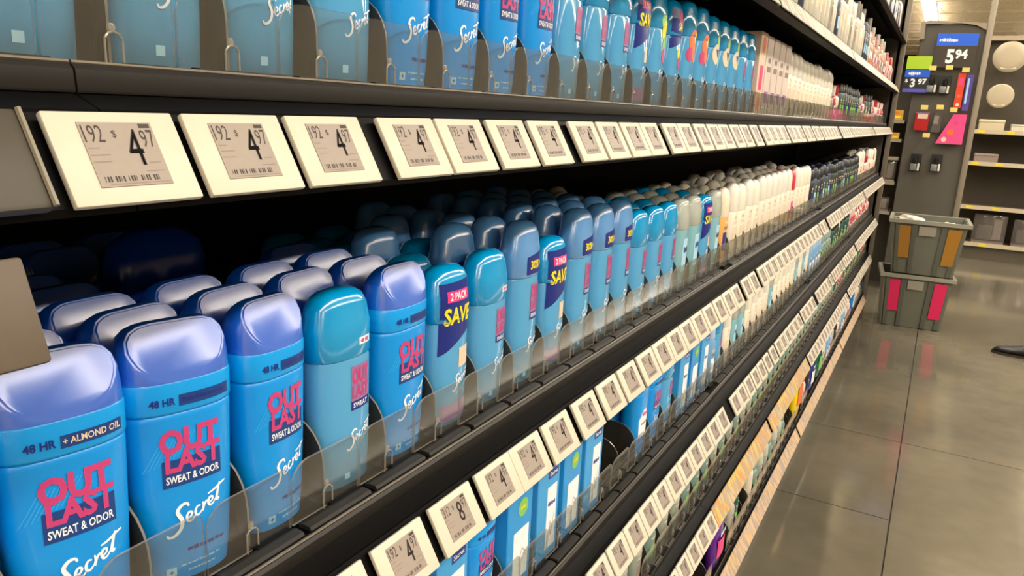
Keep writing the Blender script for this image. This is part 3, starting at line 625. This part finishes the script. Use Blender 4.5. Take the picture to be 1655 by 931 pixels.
# upper shelf (A)
nA = {-1: ('stick', 'blue deodorant stick cut by the top left corner on the upper shelf'), 0: ('gel', 'see-through blue gel deodorant, first from the left on the upper shelf'), 1: ('gel', 'see-through blue gel deodorant, second from the left on the upper shelf'),
      2: ('gel', 'see-through blue gel deodorant, third from the left on the upper shelf'), 3: ('gel', 'see-through blue gel deodorant, fourth from the left on the upper shelf'), 4: ('stickn', 'blue deodorant stick, fifth from the left on the upper shelf'),
      5: ('stick', 'blue deodorant stick, sixth on the upper shelf, white script showing at the top edge'), 6: ('stickn', 'blue deodorant stick, seventh from the left on the upper shelf'), 7: ('stick', 'bright blue deodorant stick, eighth on the upper shelf'),
      8: ('gel', 'blue gel deodorant, ninth on the upper shelf'), 9: ('gel', 'blue gel deodorant, tenth on the upper shelf'), 10: ('gel', 'blue gel deodorant just left of the upper shelf SAVE label'), 11: ('save', 'gel deodorant with navy and yellow SAVE label on the upper shelf'),
      12: ('fruit', 'gel deodorant with lemon and strawberry print on the upper shelf'), 13: ('fruitsave', 'gel deodorant with navy SAVE label and pink disc on the upper shelf'), 14: ('peach', 'gel deodorant with orange fruit print, left one of the pair on the upper shelf'),
      15: ('peach', 'gel deodorant with orange fruit print, right one of the pair on the upper shelf'), 16: ('flower', 'gel deodorant with cream flower print, left one of three on the upper shelf'), 17: ('flower', 'gel deodorant with cream flower print, middle one of three on the upper shelf'),
      18: ('flower', 'gel deodorant with cream flower print, right one of three on the upper shelf'), 19: ('gel', 'blue gel deodorant right of the flower prints on the upper shelf'), 20: ('gel', 'last blue gel deodorant before the cartons on the upper shelf')}
for k in range(-1, 73):
    if k in nA: key, lab = nA[k]
    elif k == 21: key, lab = 'cart_o', 'cream carton with orange discs, first of the cartons on the upper shelf'
    elif k < 26: key, lab = 'cart_w', None
    elif k < 38: key, lab = random.choice(['white', 'white2']), None
    elif k < 60: key, lab = random.choice(['green', 'dark', 'red', 'teal', 'green', 'redw']), None
    else: key, lab = random.choice(['red', 'redw', 'red']), None
    for j in range(2 if k < 40 else 1):
        what = {'cart_w': 'pale pinkish carton', 'cart_o': 'cream carton', 'white': 'white bottle', 'white2': 'cream bottle', 'green': 'dark green spray can', 'dark': 'dark spray can', 'red': 'red lotion bottle with pale cap', 'redw': 'pale lotion bottle with red cap', 'teal': 'grey green lotion bottle'}
        if j == 0 and lab: L, g = lab, None
        elif j == 0: L, g = '%s in the distant front row of the upper shelf' % what[key], 'distant upper shelf stock, '+key
        else: L, g = '%s in the second row of the upper shelf' % what.get(key, 'blue deodorant with %s' % ('solid cap' if 'stick' in key else 'domed cap')), ''
        if j: g = L.replace(' in the second', 's in the second')
        kk = 'stickfar' if (j and 'stick' in key) else ('gel' if j and key in ('save', 'fruit', 'fruitsave', 'peach', 'flower') else key)
        put(kk, 'A', k, j, L, 'carton' if 'cart' in key else 'deodorant' if kk in ('stick', 'stickn', 'stickfar', 'gel', 'save', 'fruit', 'fruitsave', 'peach', 'flower') else 'bottle', g)
# third lowest shelf (C)
nC = {4: ('stick', 'blue deodorant stick at the near end of the third lowest shelf'), 5: ('clin', 'light blue carton with navy bar, first on the third lowest shelf'), 6: ('stick', 'blue deodorant stick low between price tags, right of the first carton'), 7: ('clinr', 'light blue carton with green disc on the third lowest shelf, nearer one'), 8: ('clin', 'light blue carton with navy bar and white panel, second on the third lowest shelf'),
      9: ('clinr', 'light blue carton with green disc on the third lowest shelf, farther one'), 10: ('clin', 'light blue carton with navy bar, just left of the empty black gap')}
for k in range(4, 73):
    if k in (11, 12): continue
    if k in nC: key, lab = nC[k]
    elif k == 13: key, lab = 'whitelab', 'blue deodorant stick with large white label right of the empty gap'
    elif k < 21: key, lab = ['stick', 'gel', 'clin', 'clinr', 'clin', 'paleblue', 'gel', 'clin'][(k-14) % 8], '%s blue pack in the blue block right of the empty gap, third lowest shelf' % ['first', 'second', 'third', 'fourth', 'fifth', 'sixth', 'seventh'][k-14]
    elif k < 38: key, lab = random.choice(['white', 'white2', 'pale', 'white']), None
    elif k < 46: key, lab = random.choice(['paleblue', 'teal']), None
    elif k < 56: key, lab = random.choice(['tealdark', 'green', 'teal', 'orange']), None
    else: key, lab = random.choice(['red', 'redw', 'red']), None
    if key == 'whitelab':
        r_ = stick('deodorant_stick', N=32, detail=False); P = Print(); P.poly([(-.018, .035), (.019, .035), (.021, .085), (.016, .094), (-.015, .094), (-.020, .085)], 'w', 0).rect(-.012, .055, .012, .058, 'f', 1).lines(-.01, .068, .012, .076, 'p')
        P.build('printed_label', r_, surf(lambda z: .0285, lambda z: .0170, 2.6), .003); proto('whitelab', r_)
    for j in range(2):
        what = {'white': 'white bottle', 'white2': 'cream bottle', 'whitered': 'white bottle with red cap', 'pale': 'pale clear deodorant', 'paleblue': 'pale blue spray can', 'teal': 'grey green lotion bottle', 'tealdark': 'dark teal spray can', 'green': 'dark green spray can', 'orange': 'orange bottle', 'red': 'red lotion bottle', 'redw': 'pale lotion bottle with red cap'}
        if j == 0 and lab: L, g = lab, None
        elif j == 0: L, g = '%s in the distant front row of the third lowest shelf' % what[key], 'distant third lowest shelf stock, '+key
        else: L, g = '%s in the second row of the third lowest shelf' % what.get(key, 'blue pack'), ''
        if j: g = L.replace(' in the second', 's in the second')
        put({'whitelab': 'stickfar'}.get(key, key) if j else key, 'C', k, j, L, 'carton' if 'clin' in key else 'deodorant' if key in ('stick', 'gel', 'pale', 'whitelab') else 'bottle', g, s=.9 if key in ('stick', 'gel', 'white', 'white2', 'whitered', 'pale', 'orange') else 1)
# second lowest shelf (D)
for k in range(12, 73):
    key = random.choice(['teal', 'sage', 'teal', 'sage', 'teal']) if k < 50 else random.choice(['sage', 'tealdark', 'red'])
    what = {'teal': 'grey green lotion bottle', 'sage': 'sage coloured domed bottle', 'tealdark': 'dark teal spray can', 'red': 'red lotion bottle'}[key]
    if k in (12, 13): L, g = '%s at the near end of the second lowest shelf, %s' % (what, ['first', 'second'][k-12]), None
    else: L, g = '%s in the row along the second lowest shelf' % what, 'second lowest shelf stock, '+key
    put(key, 'D', k, 0, L, 'bottle', g, s=.9)
# base shelf (E)
def pouch(name, c, w, h, band):
    root = empty(name); bm = loft([(0, w*.46, .006), (.004, w*.48, .014), (h*.4, w*.5, .019), (h*.8, w*.49, .012), (h*.95, w*.48, .004), (h, w*.48, .0015)], 2.6, 24); mkobj('pouch', bm, mat('pouch_%d' % c[0], c, .25, 0, .6, .08, 20, bump=.3), root, 60)
    P = Print(); P.rect(-w*.35, h*.25, w*.35, h*.6, band, 0).lines(-w*.25, h*.66, w*.25, h*.76, 'w'); P.build('printed_label', root, surf(lambda z: w*.5, lambda z: .0195, 2.6), .004); return root
proto('yellow', pouch('refill_pouch', (244, 214, 10), .11, .185, 'o')); proto('purple', pouch('refill_pouch', (92, 32, 140), .085, .13, 'p')); proto('bluep', pouch('refill_pouch', (40, 44, 140), .09, .13, 'w')); proto('greenp', pouch('refill_pouch', (16, 92, 84), .10, .14, 'g'))
proto('brightblue', pouch('refill_pouch', (30, 110, 190), .10, .14, 'b'))
for y, key, lab, s in [(1.60, 'purple', 'purple pouch with pink band low by the floor on the base shelf', 1), (2.66, 'yellow', 'tall bright yellow pouch on the base shelf', 1.15), (2.98, 'bluep', 'indigo pouch behind the yellow one on the base shelf', 1.1), (3.16, 'greenp', 'dark green pouch behind the indigo one on the base shelf', 1.2), (4.42, 'brightblue', 'bright blue pouch far along the base shelf', 1.2)]:
    spawn(key, (-.325, y, EYE+LV['E']+.0012), lab, 'pouch', s=s)
for k in range(20, 72):
    y = Y0+Pt*k
    if any(abs(y-q) < .095 for q in (1.60, 2.66, 2.98, 3.16, 4.42)) or k in (24, 25, 34, 35): continue
    key = random.choice(['ltgrey', 'grey', 'teal', 'sage']) if k < 34 else random.choice(['ltgrey', 'teal', 'redw', 'sage', 'dark', 'paleblue'])
    what = {'ltgrey': 'tall cream bottle with grey cap', 'grey': 'grey lotion bottle', 'teal': 'grey green lotion bottle', 'sage': 'sage coloured domed bottle', 'redw': 'pale lotion bottle with red cap', 'dark': 'dark spray can', 'paleblue': 'pale blue spray can'}[key]
    put(key, 'E', k, 0, '%s standing on the base shelf' % what, 'bottle', 'base shelf stock, '+key, s=.85 if 'grey' in key else 1)
spawn('tealdark', (-.334, 1.78, EYE+LV['E']+.0012), 'dark teal can near the purple pouch on the base shelf', 'bottle')
# second highest (Z) and top (F) shelves
for k in range(15, 73):
    key = random.choice(['ltgrey', 'grey', 'white', 'ltgrey', 'slate']) if k < 50 else random.choice(['peachb', 'redw', 'grey'] if k < 62 else ['redw', 'red', 'peachb'])
    what = {'ltgrey': 'tall cream bottle with grey cap', 'grey': 'grey lotion bottle', 'white': 'white domed bottle', 'slate': 'slate spray can', 'peachb': 'peach coloured bottle', 'redw': 'pale lotion bottle with red cap', 'red': 'red lotion bottle'}[key]
    put(key, 'Z', k, 0, '%s on the second highest shelf' % what, 'bottle', 'second highest shelf stock, '+key, dx=.016)
for k in range(40, 73):
    key = random.choice(['slate', 'paleblue', 'dark', 'ltgrey', 'white']); what = {'slate': 'slate spray can', 'paleblue': 'pale blue spray can', 'dark': 'dark spray can', 'ltgrey': 'tall cream bottle with grey cap', 'white': 'white domed bottle'}[key]
    put(key, 'F', k, 0, '%s on the top shelf' % what, 'bottle', 'top shelf stock, '+key, dx=.016)
bm = bmesh.new(); tube(bm, [(-.50, .9, EYE+.224), (-.42, 1.1, EYE+.206), (-.40, 1.3, EYE+.205), (-.44, 1.5, EYE+.220)], .0025, 8); tag(mkobj('cable', bm, mat('cable_grey', (90, 86, 78), .5)), 'thin grey cable sagging under the second highest shelf', 'cable')
# ---------------- stacked tote bins at the end of the run ----------------
def bin_(name, W0, W1, D0, D1, H, stick_col, labc):
    root = empty(name); g = mat('tote_grey', (104, 106, 94), .5, 0, .4, .08, 12); gd = mat('tote_rib', (84, 86, 77), .5)
    bm = bmesh.new(); t = .006
    def ring(w, d, z): return [bm.verts.new((x, y, z)) for x, y in ((-w/2, -d/2), (w/2, -d/2), (w/2, d/2), (-w/2, d/2))]
    a = ring(W0, D0, 0); b_ = ring(W1, D1, H); c = ring(W1-2*t, D1-2*t, H); d = ring(W0-2*t, D0-2*t, t)
    bm.faces.new(a[::-1]); bm.faces.new(d)
    for p_, q_ in ((a, b_), (b_, c), (c, d)):
        for i in range(4): bm.faces.new((p_[i], p_[(i+1) % 4], q_[(i+1) % 4], q_[i]))
    mkobj('shell', bm, g, root, smooth=False)
    bm = bmesh.new(); r = .018
    for x0, x1, y0, y1 in ((-W1/2-r, W1/2+r, -D1/2-r, -D1/2), (-W1/2-r, W1/2+r, D1/2, D1/2+r), (-W1/2-r, -W1/2, -D1/2, D1/2), (W1/2, W1/2+r, -D1/2, D1/2)): box(bm, x0, x1, y0, y1, H-.018, H+.004)
    mkobj('rim', bm, mat('tote_rim', (138, 136, 122), .45), root, smooth=False)
    fy = lambda z: -D0/2-(D1-D0)/2*z/H
    fx = lambda z: W0/2+(W1-W0)/2*z/H
    for u in (-.42, -.20, .20, .42):
        bm = bmesh.new(); vs = []
        for z, in ((.004,), (H-.02,)):
            for du in (-.012, .012):
                for dd in (0, -.010): vs.append(bm.verts.new((u*fx(z)*2+du, fy(z)+dd, z)))
        for f in ((0, 2, 3, 1), (4, 5, 7, 6), (0, 1, 5, 4), (2, 6, 7, 3), (1, 3, 7, 5), (0, 4, 6, 2)): bm.faces.new([vs[i] for i in f])
        mkobj('rib', bm, gd, root)
    def patch(u0, u1, z0, z1, c, nm):
        bm = bmesh.new(); vs = [bm.verts.new((u*fx(z)*2, fy(z)-o_, z)) for o_ in (.0005, .0105) for u, z in ((u0, z0), (u1, z0), (u1, z1), (u0, z1))]
        bm.faces.new(vs[:4]); bm.faces.new(vs[4:][::-1])
        for i in range(4): bm.faces.new((vs[i], vs[(i+1) % 4], vs[4+(i+1) % 4], vs[4+i]))
        mkobj(nm, bm, c, root)
    patch(-.13, .10, H*.74, H*.91, mat('tote_label', labc, .5), 'label_card')
    patch(-.40, -.24, H*.30, H*.90, stick_col, 'sticker'); patch(.26, .44, H*.22, H*.90, stick_col, 'sticker')
    return root
BX = -.035
t = bin_('tote_bin', .33, .375, .30, .34, .325, mat('sticker_pink', (214, 30, 90), .4), (150, 146, 132)); t.location = (BX, 5.20, .0015); t.rotation_euler = (0, 0, .10); tag(t, 'grey tote bin with pink stickers on the floor, under the other bin', 'tote bin')
t = bin_('tote_bin', .33, .40, .30, .36, .325, mat('sticker_ochre', (158, 112, 34), .4), (165, 160, 146)); t.location = (BX+.025, 5.20, .334); t.rotation_euler = (0, 0, .03); tag(t, 'grey tote bin with ochre stickers stacked on the pink-stickered bin', 'tote bin')
def crumple(w, d, h, seed):
    r_ = random.Random(seed); bm = bmesh.new(); bmesh.ops.create_icosphere(bm, subdivisions=3, radius=1)
    for v in bm.verts: q = 1+r_.uniform(-.18, .18); v.co = Vector((v.co.x*w*q, v.co.y*d*q, v.co.z*h*q))
    return bm
pls = mat('bag_white', (196, 190, 178), .3, 0, .6, .1, 30)
for i, (x, y, zz, s_, l_) in enumerate([(-.12, 5.18, .628, .085, 'crumpled white plastic bag in the left of the upper bin'), (.10, 5.22, .600, .08, 'crumpled grey white plastic bag in the right of the upper bin'), (0, 5.10, .59, .07, 'crumpled plastic bag in the middle of the upper bin')]):
    o = mkobj('plastic_bag', crumple(s_, s_*.7, .045, i), pls, sharp=20); o.location = (x, y, zz); tag(o, l_, 'plastic bag')
# ---------------- end-of-aisle peg panel ----------------
PY = 6.17
panelm = mat('peg_panel', (88, 84, 76), .55, .1, .4, .08, 8)
t = empty('peg_display', (-.06, PY, 0)); tag(t, 'dark grey peg display panel facing the aisle behind the bins', 'peg display')
bm = bmesh.new(); box(bm, -.20, .19, 0, .02, .06, EYE+.70)
mkobj('panel', bm, panelm, t, smooth=False)
mkobj('post', bbox_bm(.185, .222, -.03, .03, 0, EYE+1.6, .004), mat('post_light', (150, 140, 124), .4, .4), t)
bm = prism([(-.21, EYE+.60), (-.215, EYE+.715), (-.16, EYE+.725), (.185, EYE+.70), (.185, EYE+.655), (.12, EYE+.69), (.02, EYE+.705), (-.185, EYE+.70), (-.18, EYE+.60)], -.02, .02, axis='y'); mkobj('top_bracket', bm, mat('post_light', (0, 0, 0)), t, smooth=False)
mkobj('base', bbox_bm(-.20, .185, -.02, .30, 0, .06), panelm, t, smooth=False)
mkobj('side_panel', bbox_bm(-.205, -.195, .02, .9, 0, EYE+.60), mat('end_grey', (0, 0, 0)), t, smooth=False)
mkobj('side_panel', bbox_bm(.185, .20, .03, .9, 0, EYE+.60), mat('end_grey', (0, 0, 0)), t, smooth=False)
def pm(u, v, l): return Vector((u, -.0004-.0003*l, v))
def sign(name, x, z, w, h, base, lab, parts):
    t = empty(name, (x, PY-.045, EYE+z)); tag(t, lab, 'sign'); mkobj('board', bbox_bm(-w/2, w/2, 0, .004, -h, 0), mat('sign_%d_%d_%d' % base, base, .4), t, smooth=False)
    P = Print(); parts(P, w, h); P.build('sign_print', t, pm); return t
PR['B'] = mat('sign_blue', (30, 96, 224), .4); PR['L'] = mat('sign_lime', (170, 205, 50), .4); PR['V'] = mat('sign_violet', (90, 90, 190), .4)
def s594(P, w, h):
    P.rect(-w/2, -h*.36, w/2, 0, 'B', 0).lines(-w*.44, -h*.26, w*.02, -h*.14, 'w')
    P.text('5', -w*.22, -h*.88, -w*.02, -h*.46, 'w', 2, .04).text('94', .0, -h*.75, w*.30, -h*.46, 'w', 2, .04)
sign('price_sign', -.035, .635, .245, .225, (58, 50, 42), 'dark sign with blue header and large white price 594', s594)
def s397(P, w, h):
    P.rect(-w/2, -h*.36, w/2, 0, 'L', 0).rect(-w/2, -h*.58, w/2, -h*.38, 'B', 0).lines(-w*.36, -h*.53, w*.12, -h*.43, 'w')
    P.text('$', -w*.46, -h*.74, -w*.34, -h*.64, 'w', 2).text('3', -w*.24, -h*.86, -w*.04, -h*.62, 'w', 2, .04).text('97', w*.06, -h*.78, w*.42, -h*.62, 'w', 2, .04).rect(-w/2, -h, w/2, -h*.90, 'V', 1)
sign('price_sign', -.245, .485, .155, .245, (40, 42, 40), 'smaller sign with lime and blue header left of the 594 sign', s397)
# side shelving left of the panel
t = empty('side_shelf_unit', (-.40, PY+.05, 0)); tag(t, 'grey shelf unit seen between the long run and the peg panel', 'shelf unit')
mkobj('back', bbox_bm(-.18, .125, .22, .235, 0, EYE+.49), panelm, t, smooth=False); mkobj('top', bbox_bm(-.18, .125, -.02, .235, EYE+.49, EYE+.50), black, t, smooth=False)
for z in (.045, -.09, -.22, -.40, -.62): mkobj('shelf_board', bbox_bm(-.17, .120, -.03, .22, EYE+z-.022, EYE+z), mat('board_beige', (150, 142, 124), .5), t, smooth=False)
goldm = (198, 150, 60)
for i, (x, z, w_, h_, c_, l_) in enumerate([(-.38, .045, .10, .07, (206, 160, 70), 'gold box on the top board of the side shelves'), (-.47, -.09, .05, .045, (220, 170, 60), 'left yellow orange box on the second board of the side shelves'), (-.415, -.09, .05, .045, (226, 160, 70), 'middle yellow orange box on the second board of the side shelves'), (-.36, -.09, .05, .045, (214, 176, 80), 'right yellow orange box on the second board of the side shelves')]):
    t = empty('product_box', (x+.035, PY+.07, EYE+z+.0003)); tag(t, l_, 'box'); mkobj('box', bbox_bm(-w_/2, w_/2, -.03, .05, 0, h_, .002, 1), mat('pbx%d' % i, c_, .4), t)
    P = Print(); P.rect(-w_*.35, h_*.2, w_*.35, h_*.45, 'y', 0).rect(-w_*.3, h_*.6, w_*.2, h_*.8, 'o', 0); P.build('printed_label', t, lambda u, v, l: Vector((u, -.0305-.0002*l, v)))
def clampack(name, loc, w, h, lab, d=.07):
    t = empty(name, loc); tag(t, lab, 'pack'); mkobj('blister', bbox_bm(-w/2, w/2, -d, 0, 0, h, .012, 2), clear_mat('blister', (225, 222, 218), .80, (180, 172, 165), .1) if 'blister' not in MATS else MATS['blister'], t)
    mkobj('insert', bbox_bm(-w*.36, w*.10, -d*.7, -d*.3, h*.1, h*.62, .008, 2), mat('insert_grey', (110, 102, 100), .4), t); mkobj('insert', bbox_bm(w*.12, w*.38, -d*.7, -d*.3, h*.12, h*.85, .008, 2), mat('insert_light', (178, 168, 164), .4), t)
    mkobj('foot_card', bbox_bm(-w*.48, w*.48, -d*.98, -.002, .001, h*.06), mat('insert_light', (0, 0, 0)), t, smooth=False)
    return t
clampack('clear_pack', (-.365, PY+.12, EYE-.3985), .16, .16, 'clear plastic pack with grey items on the side shelves'); clampack('clear_pack', (-.37, PY+.12, EYE-.6185), .15, .10, 'smaller clear plastic pack on a low board of the side shelves')
# peg products
def peg(x, z, lab):
    t = empty('peg_hook', (x, PY, EYE+z)); tag(t, lab, 'peg hook'); bm = bmesh.new(); tube(bm, [(0, 0, 0), (0, -.075, 0), (0, -.084, .004)], .0022, 6); mkobj('wire', bm, mat('wire', (150, 146, 138), .3, .8), t)
    mkobj('price_holder', bbox_bm(-.022, .022, -.090, -.086, -.012, .018, .001, 1), mat('holder_yellow', (226, 206, 110), .45), t); return t
def carded(name, x, z, w, h, base, lab, parts, d=.012, taper=0):
    t = empty(name, (x, PY-.03, EYE+z)); tag(t, lab, 'hanging pack')
    bm = prism([(-w/2+taper, 0), (-w/2, -h), (w/2, -h), (w/2, 0)], -d, 0, axis='y'); bmesh.ops.bevel(bm, geom=bm.edges[:], offset=.002, segments=2, affect='EDGES'); mkobj('card', bm, mat('card_%d_%d_%d' % base, base, .35, 0, .5, .08, 30), t)
    P = Print(); parts(P, w, h, lambda u, v: None); P.build('card_print', t, lambda u, v, l: Vector((u, -d-.0006-.0003*l, v))); return t
pg = [(-.155, .40), (-.055, .405), (.045, .39), (-.165, .135), (-.07, .14), (.015, .125), (-.125, -.055)]
for (x, z), l in zip(pg, ['top left', 'top middle', 'top right', 'second row left', 'second row middle', 'second row right', 'third row']): peg(x, z, 'wire peg hook with yellow price holder, %s on the peg panel' % l)
def hardware(x, z, lab):
    t = empty('hanging_tool', (x, PY-.03, EYE+z)); tag(t, lab, 'hanging pack')
    mkobj('card', bbox_bm(-.035, .035, -.004, 0, -.125, 0, .001, 1), mat('card_black', (24, 24, 24), .4), t)
    mkobj('grip', loft([(-.06, .018, .010), (-.055, .024, .014), (-.03, .024, .014), (-.02, .012, .008)], 2.2, 16), mat('tool_black', (14, 22, 20), .3), t).location = (0, -.019, 0)
    bm = bbox_bm(-.030, .010, -.024, -.006, -.118, -.070, .004, 2); mkobj('blade_pack', bm, mat('tool_grey', (130, 134, 136), .3, .3), t); mkobj('blade_pack', bbox_bm(.014, .028, -.02, -.006, -.118, -.066, .003, 1), white, t); return t
hardware(-.145, .36, 'black hanging tool pack with silver blades, left of two under the 594 sign'); hardware(-.065, .355, 'black hanging tool pack with silver blades, right of two under the 594 sign')
hardware(-.165, -.185, 'black hanging pack low on the peg panel, left of the lower pair'); hardware(-.035, -.18, 'black hanging pack low on the peg panel, right of the lower pair')
carded('hanging_pack', .030, .375, .045, .235, (216, 66, 40), 'long red orange hanging pack beside the panel post', lambda P, w, h, q: P.rect(-w*.3, -h*.35, w*.3, -h*.15, 'p', 0).disc(0, -h*.65, w*.25, 'o', 0).disc(0, -h*.9, w*.25, 'c', 0))
carded('hanging_pack', .080, .365, .040, .24, (84, 66, 160), 'long violet hanging pack right beside the red orange one', lambda P, w, h, q: P.rect(-w*.3, -h*.8, w*.0, -h*.1, 'b', 0))
carded('hanging_pack', -.170, .105, .085, .125, (176, 20, 30), 'red hanging pack with pale top in the middle of the peg panel', lambda P, w, h, q: P.rect(-w*.35, -h*.35, w*.4, -h*.08, 'c', 0).rect(-w*.5, -h*.06, w*.5, 0, 'm', 0))
carded('hanging_pack', -.078, .115, .06, .145, (84, 78, 76), 'slim dark grey hanging pack between the red and pink ones', lambda P, w, h, q: P.rect(-w*.3, -h*.6, w*.2, -h*.2, 'f', 0), taper=.02)
carded('hanging_pack', .018, .10, .165, .205, (226, 74, 140), 'bright pink flared hanging pack beside the panel post', lambda P, w, h, q: P.disc(0, -h*.6, w*.13, 'o', 0).disc(-w*.2, -h*.85, w*.1, 'c', 0).disc(w*.15, -h*.3, w*.1, 'p', 0), d=.03, taper=.085)
# ---------------- rack beyond ----------------
RY = 8.23
t = empty('wall_rack', (0, RY, 0)); tag(t, 'dark display rack with pale shelf edges beyond the aisle', 'rack')
mkobj('back', bbox_bm(.12, 1.9, .38, .40, 0, EYE+.84), mat('rack_dark', (74, 66, 54), .6, 0, .4, .12, 4), t, smooth=False); mkobj('top_rail', bbox_bm(.12, 1.9, .30, .42, EYE+.82, EYE+.86), mat('rack_rail', (170, 156, 130), .5), t, smooth=False)
for xx in (.12, 1.04, 1.88): mkobj('upright', bbox_bm(xx, xx+.03, .33, .38, 0, EYE+.84), mat('rack_dark', (0, 0, 0)), t, smooth=False)
rz = [.005, -.285, -.690, -1.035]
for z in rz:
    sh = mkobj('shelf_board', bbox_bm(.13, 1.89, 0, .37, EYE+z-.03, EYE+z-.006), mat('rack_shelf', (92, 84, 70), .5), t, smooth=False)
    mkobj('shelf_edge', bbox_bm(.13, 1.89, -.006, -.0005, EYE+z-.036, EYE+z+.002), mat('rack_edge', (196, 182, 156), .4), sh, smooth=False)
mkobj('base', bbox_bm(.13, 1.89, .04, .37, 0, EYE+rz[3]-.03), mat('rack_shelf', (0, 0, 0)), t, smooth=False)
for i, (x, z) in enumerate([(.27, 0), (.50, 0), (.27, 1), (.46, 1), (.29, 2), (.50, 2), (.45, 3), (.95, 0), (.90, 1), (.98, 2), (.92, 3)]):
    o = mkobj('shelf_label', bbox_bm(-.03, .03, -.002, 0, -.014, .014), mat('label_yellow', (228, 206, 70), .45), smooth=False); o.location = (x, RY-.0063, EYE+rz[z]-.017)
    tag(o, 'yellow shelf label, %s on the %s board of the far rack' % (['left', 'middle', 'right'][0 if x < .4 else 1 if x < .7 else 2], ['upper', 'second', 'third', 'bottom'][z]), 'shelf label', 'yellow labels on the far rack')
def plate(x, z, r, lab):  # plain round cream plate, not a mirror
    t = empty('round_disc', (x, RY+.16, EYE+z)); tag(t, lab, 'round mirror')
    bm = loft([(0, r*.96, r*.96), (.01, r, r), (.022, r, r), (.034, r*.9, r*.9), (.040, r*.6, r*.6)], 2, 40); bmesh.ops.rotate(bm, verts=bm.verts[:], matrix=Matrix.Rotation(PI/2, 3, 'X')); mkobj('disc', bm, mat('disc_cream', (184, 172, 146), .4, 0, .5, .08, 12), t)
    mkobj('stand', bbox_bm(-.03, .03, .0, .18, -r*.3, -r*.25), mat('rack_rail', (0, 0, 0)), t, smooth=False)
    P = Print(); P.rect(-r*.45, -r*.8, r*.45, -r*.68, 'c', 0); P.build('printed_label', t, lambda u, v, l: Vector((u, -.0365, v))); return t
plate(.39, .66, .135, 'large round cream disc mounted high on the far rack'); plate(.372, .315, .108, 'smaller round cream disc below the large one on the far rack')
def gift(x, y, z, w, h, c, lab):
    t = empty('storage_box', (x, y, z)); tag(t, lab, 'box'); mkobj('box', bbox_bm(-w/2, w/2, 0, .16, 0, h*.75, .004, 1), mat('gb%d' % int(x*1000), c, .5), t); mkobj('lid', bbox_bm(-w/2-.003, w/2+.003, -.003, .163, h*.75, h, .004, 1), mat('gl%d' % int(x*1000), tuple(min(255, v+10) for v in c), .5), t); return t
gift(.345, RY+.05, EYE+rz[0]-.0055, .20, .10, (206, 192, 160), 'wide cream box on the upper board of the far rack'); gift(.60, RY+.05, EYE+rz[0]-.0055, .20, .065, (216, 206, 184), 'low cream box at the right edge on the upper board of the far rack')
gift(.35, RY+.05, EYE+rz[1]-.0055, .19, .08, (150, 132, 122), 'dull pink box on the second board of the far rack')
t = clampack('clear_pack', (.485, RY+.22, EYE+rz[3]-.0055), .27, .27, 'clear plastic bag of grey items on the bottom board of the far rack', .16)
clampack('clear_pack', (.80, RY+.22, EYE+rz[3]-.0055), .26, .25, 'clear plastic bag of grey items further right on the bottom board', .16)
# ---------------- shoe at the right edge ----------------
t = empty('shoe', (.405, 4.80, 0.0)); tag(t, 'black flat shoe standing on the floor at the right edge', 'shoe')
bm = bmesh.new(); prev = None
secs = [(0, .010, .012, .016), (.012, .026, .008, .030), (.04, .038, .006, .042), (.09, .045, .006, .050), (.13, .044, .006, .062), (.17, .036, .006, .074), (.21, .033, .006, .080), (.25, .034, .006, .084), (.275, .026, .008, .082), (.285, .012, .012, .070)]
for x, hw, z0, z1 in secs:
    vs = [bm.verts.new((x, hw*math.cos(2*PI*i/16), (z0+z1)/2+(z1-z0)/2*math.sin(2*PI*i/16))) for i in range(16)]
    if prev:
        for i in range(16): bm.faces.new((prev[i], prev[(i+1) % 16], vs[(i+1) % 16], vs[i]))
    else: bm.faces.new(vs)
    prev = vs
bm.faces.new(prev); mkobj('upper', bm, mat('shoe_black', (18, 18, 22), .35, 0, .5, .1, 50), t, 60)
sole = [(-.004, 0), (.01, .03), (.04, .041), (.09, .048), (.13, .045), (.18, .036), (.24, .036), (.28, .028), (.292, 0)]
mkobj('sole', prism(sole+[(a, -b_) for a, b_ in sole[::-1][1:-1]], .0, .012, axis='z'), mat('shoe_sole', (52, 36, 26), .6), t, smooth=False); t.rotation_euler = (0, 0, -.12)
for o in COL.objects:
    if o.type == 'EMPTY': o.empty_display_size = .01
# drop prototypes that were never used
for k, (o, used) in PROTO.items():
    if not used:
        for ch in list(o.children_recursive): bpy.data.objects.remove(ch)
        bpy.data.objects.remove(o)
print('objects', len(COL.objects))
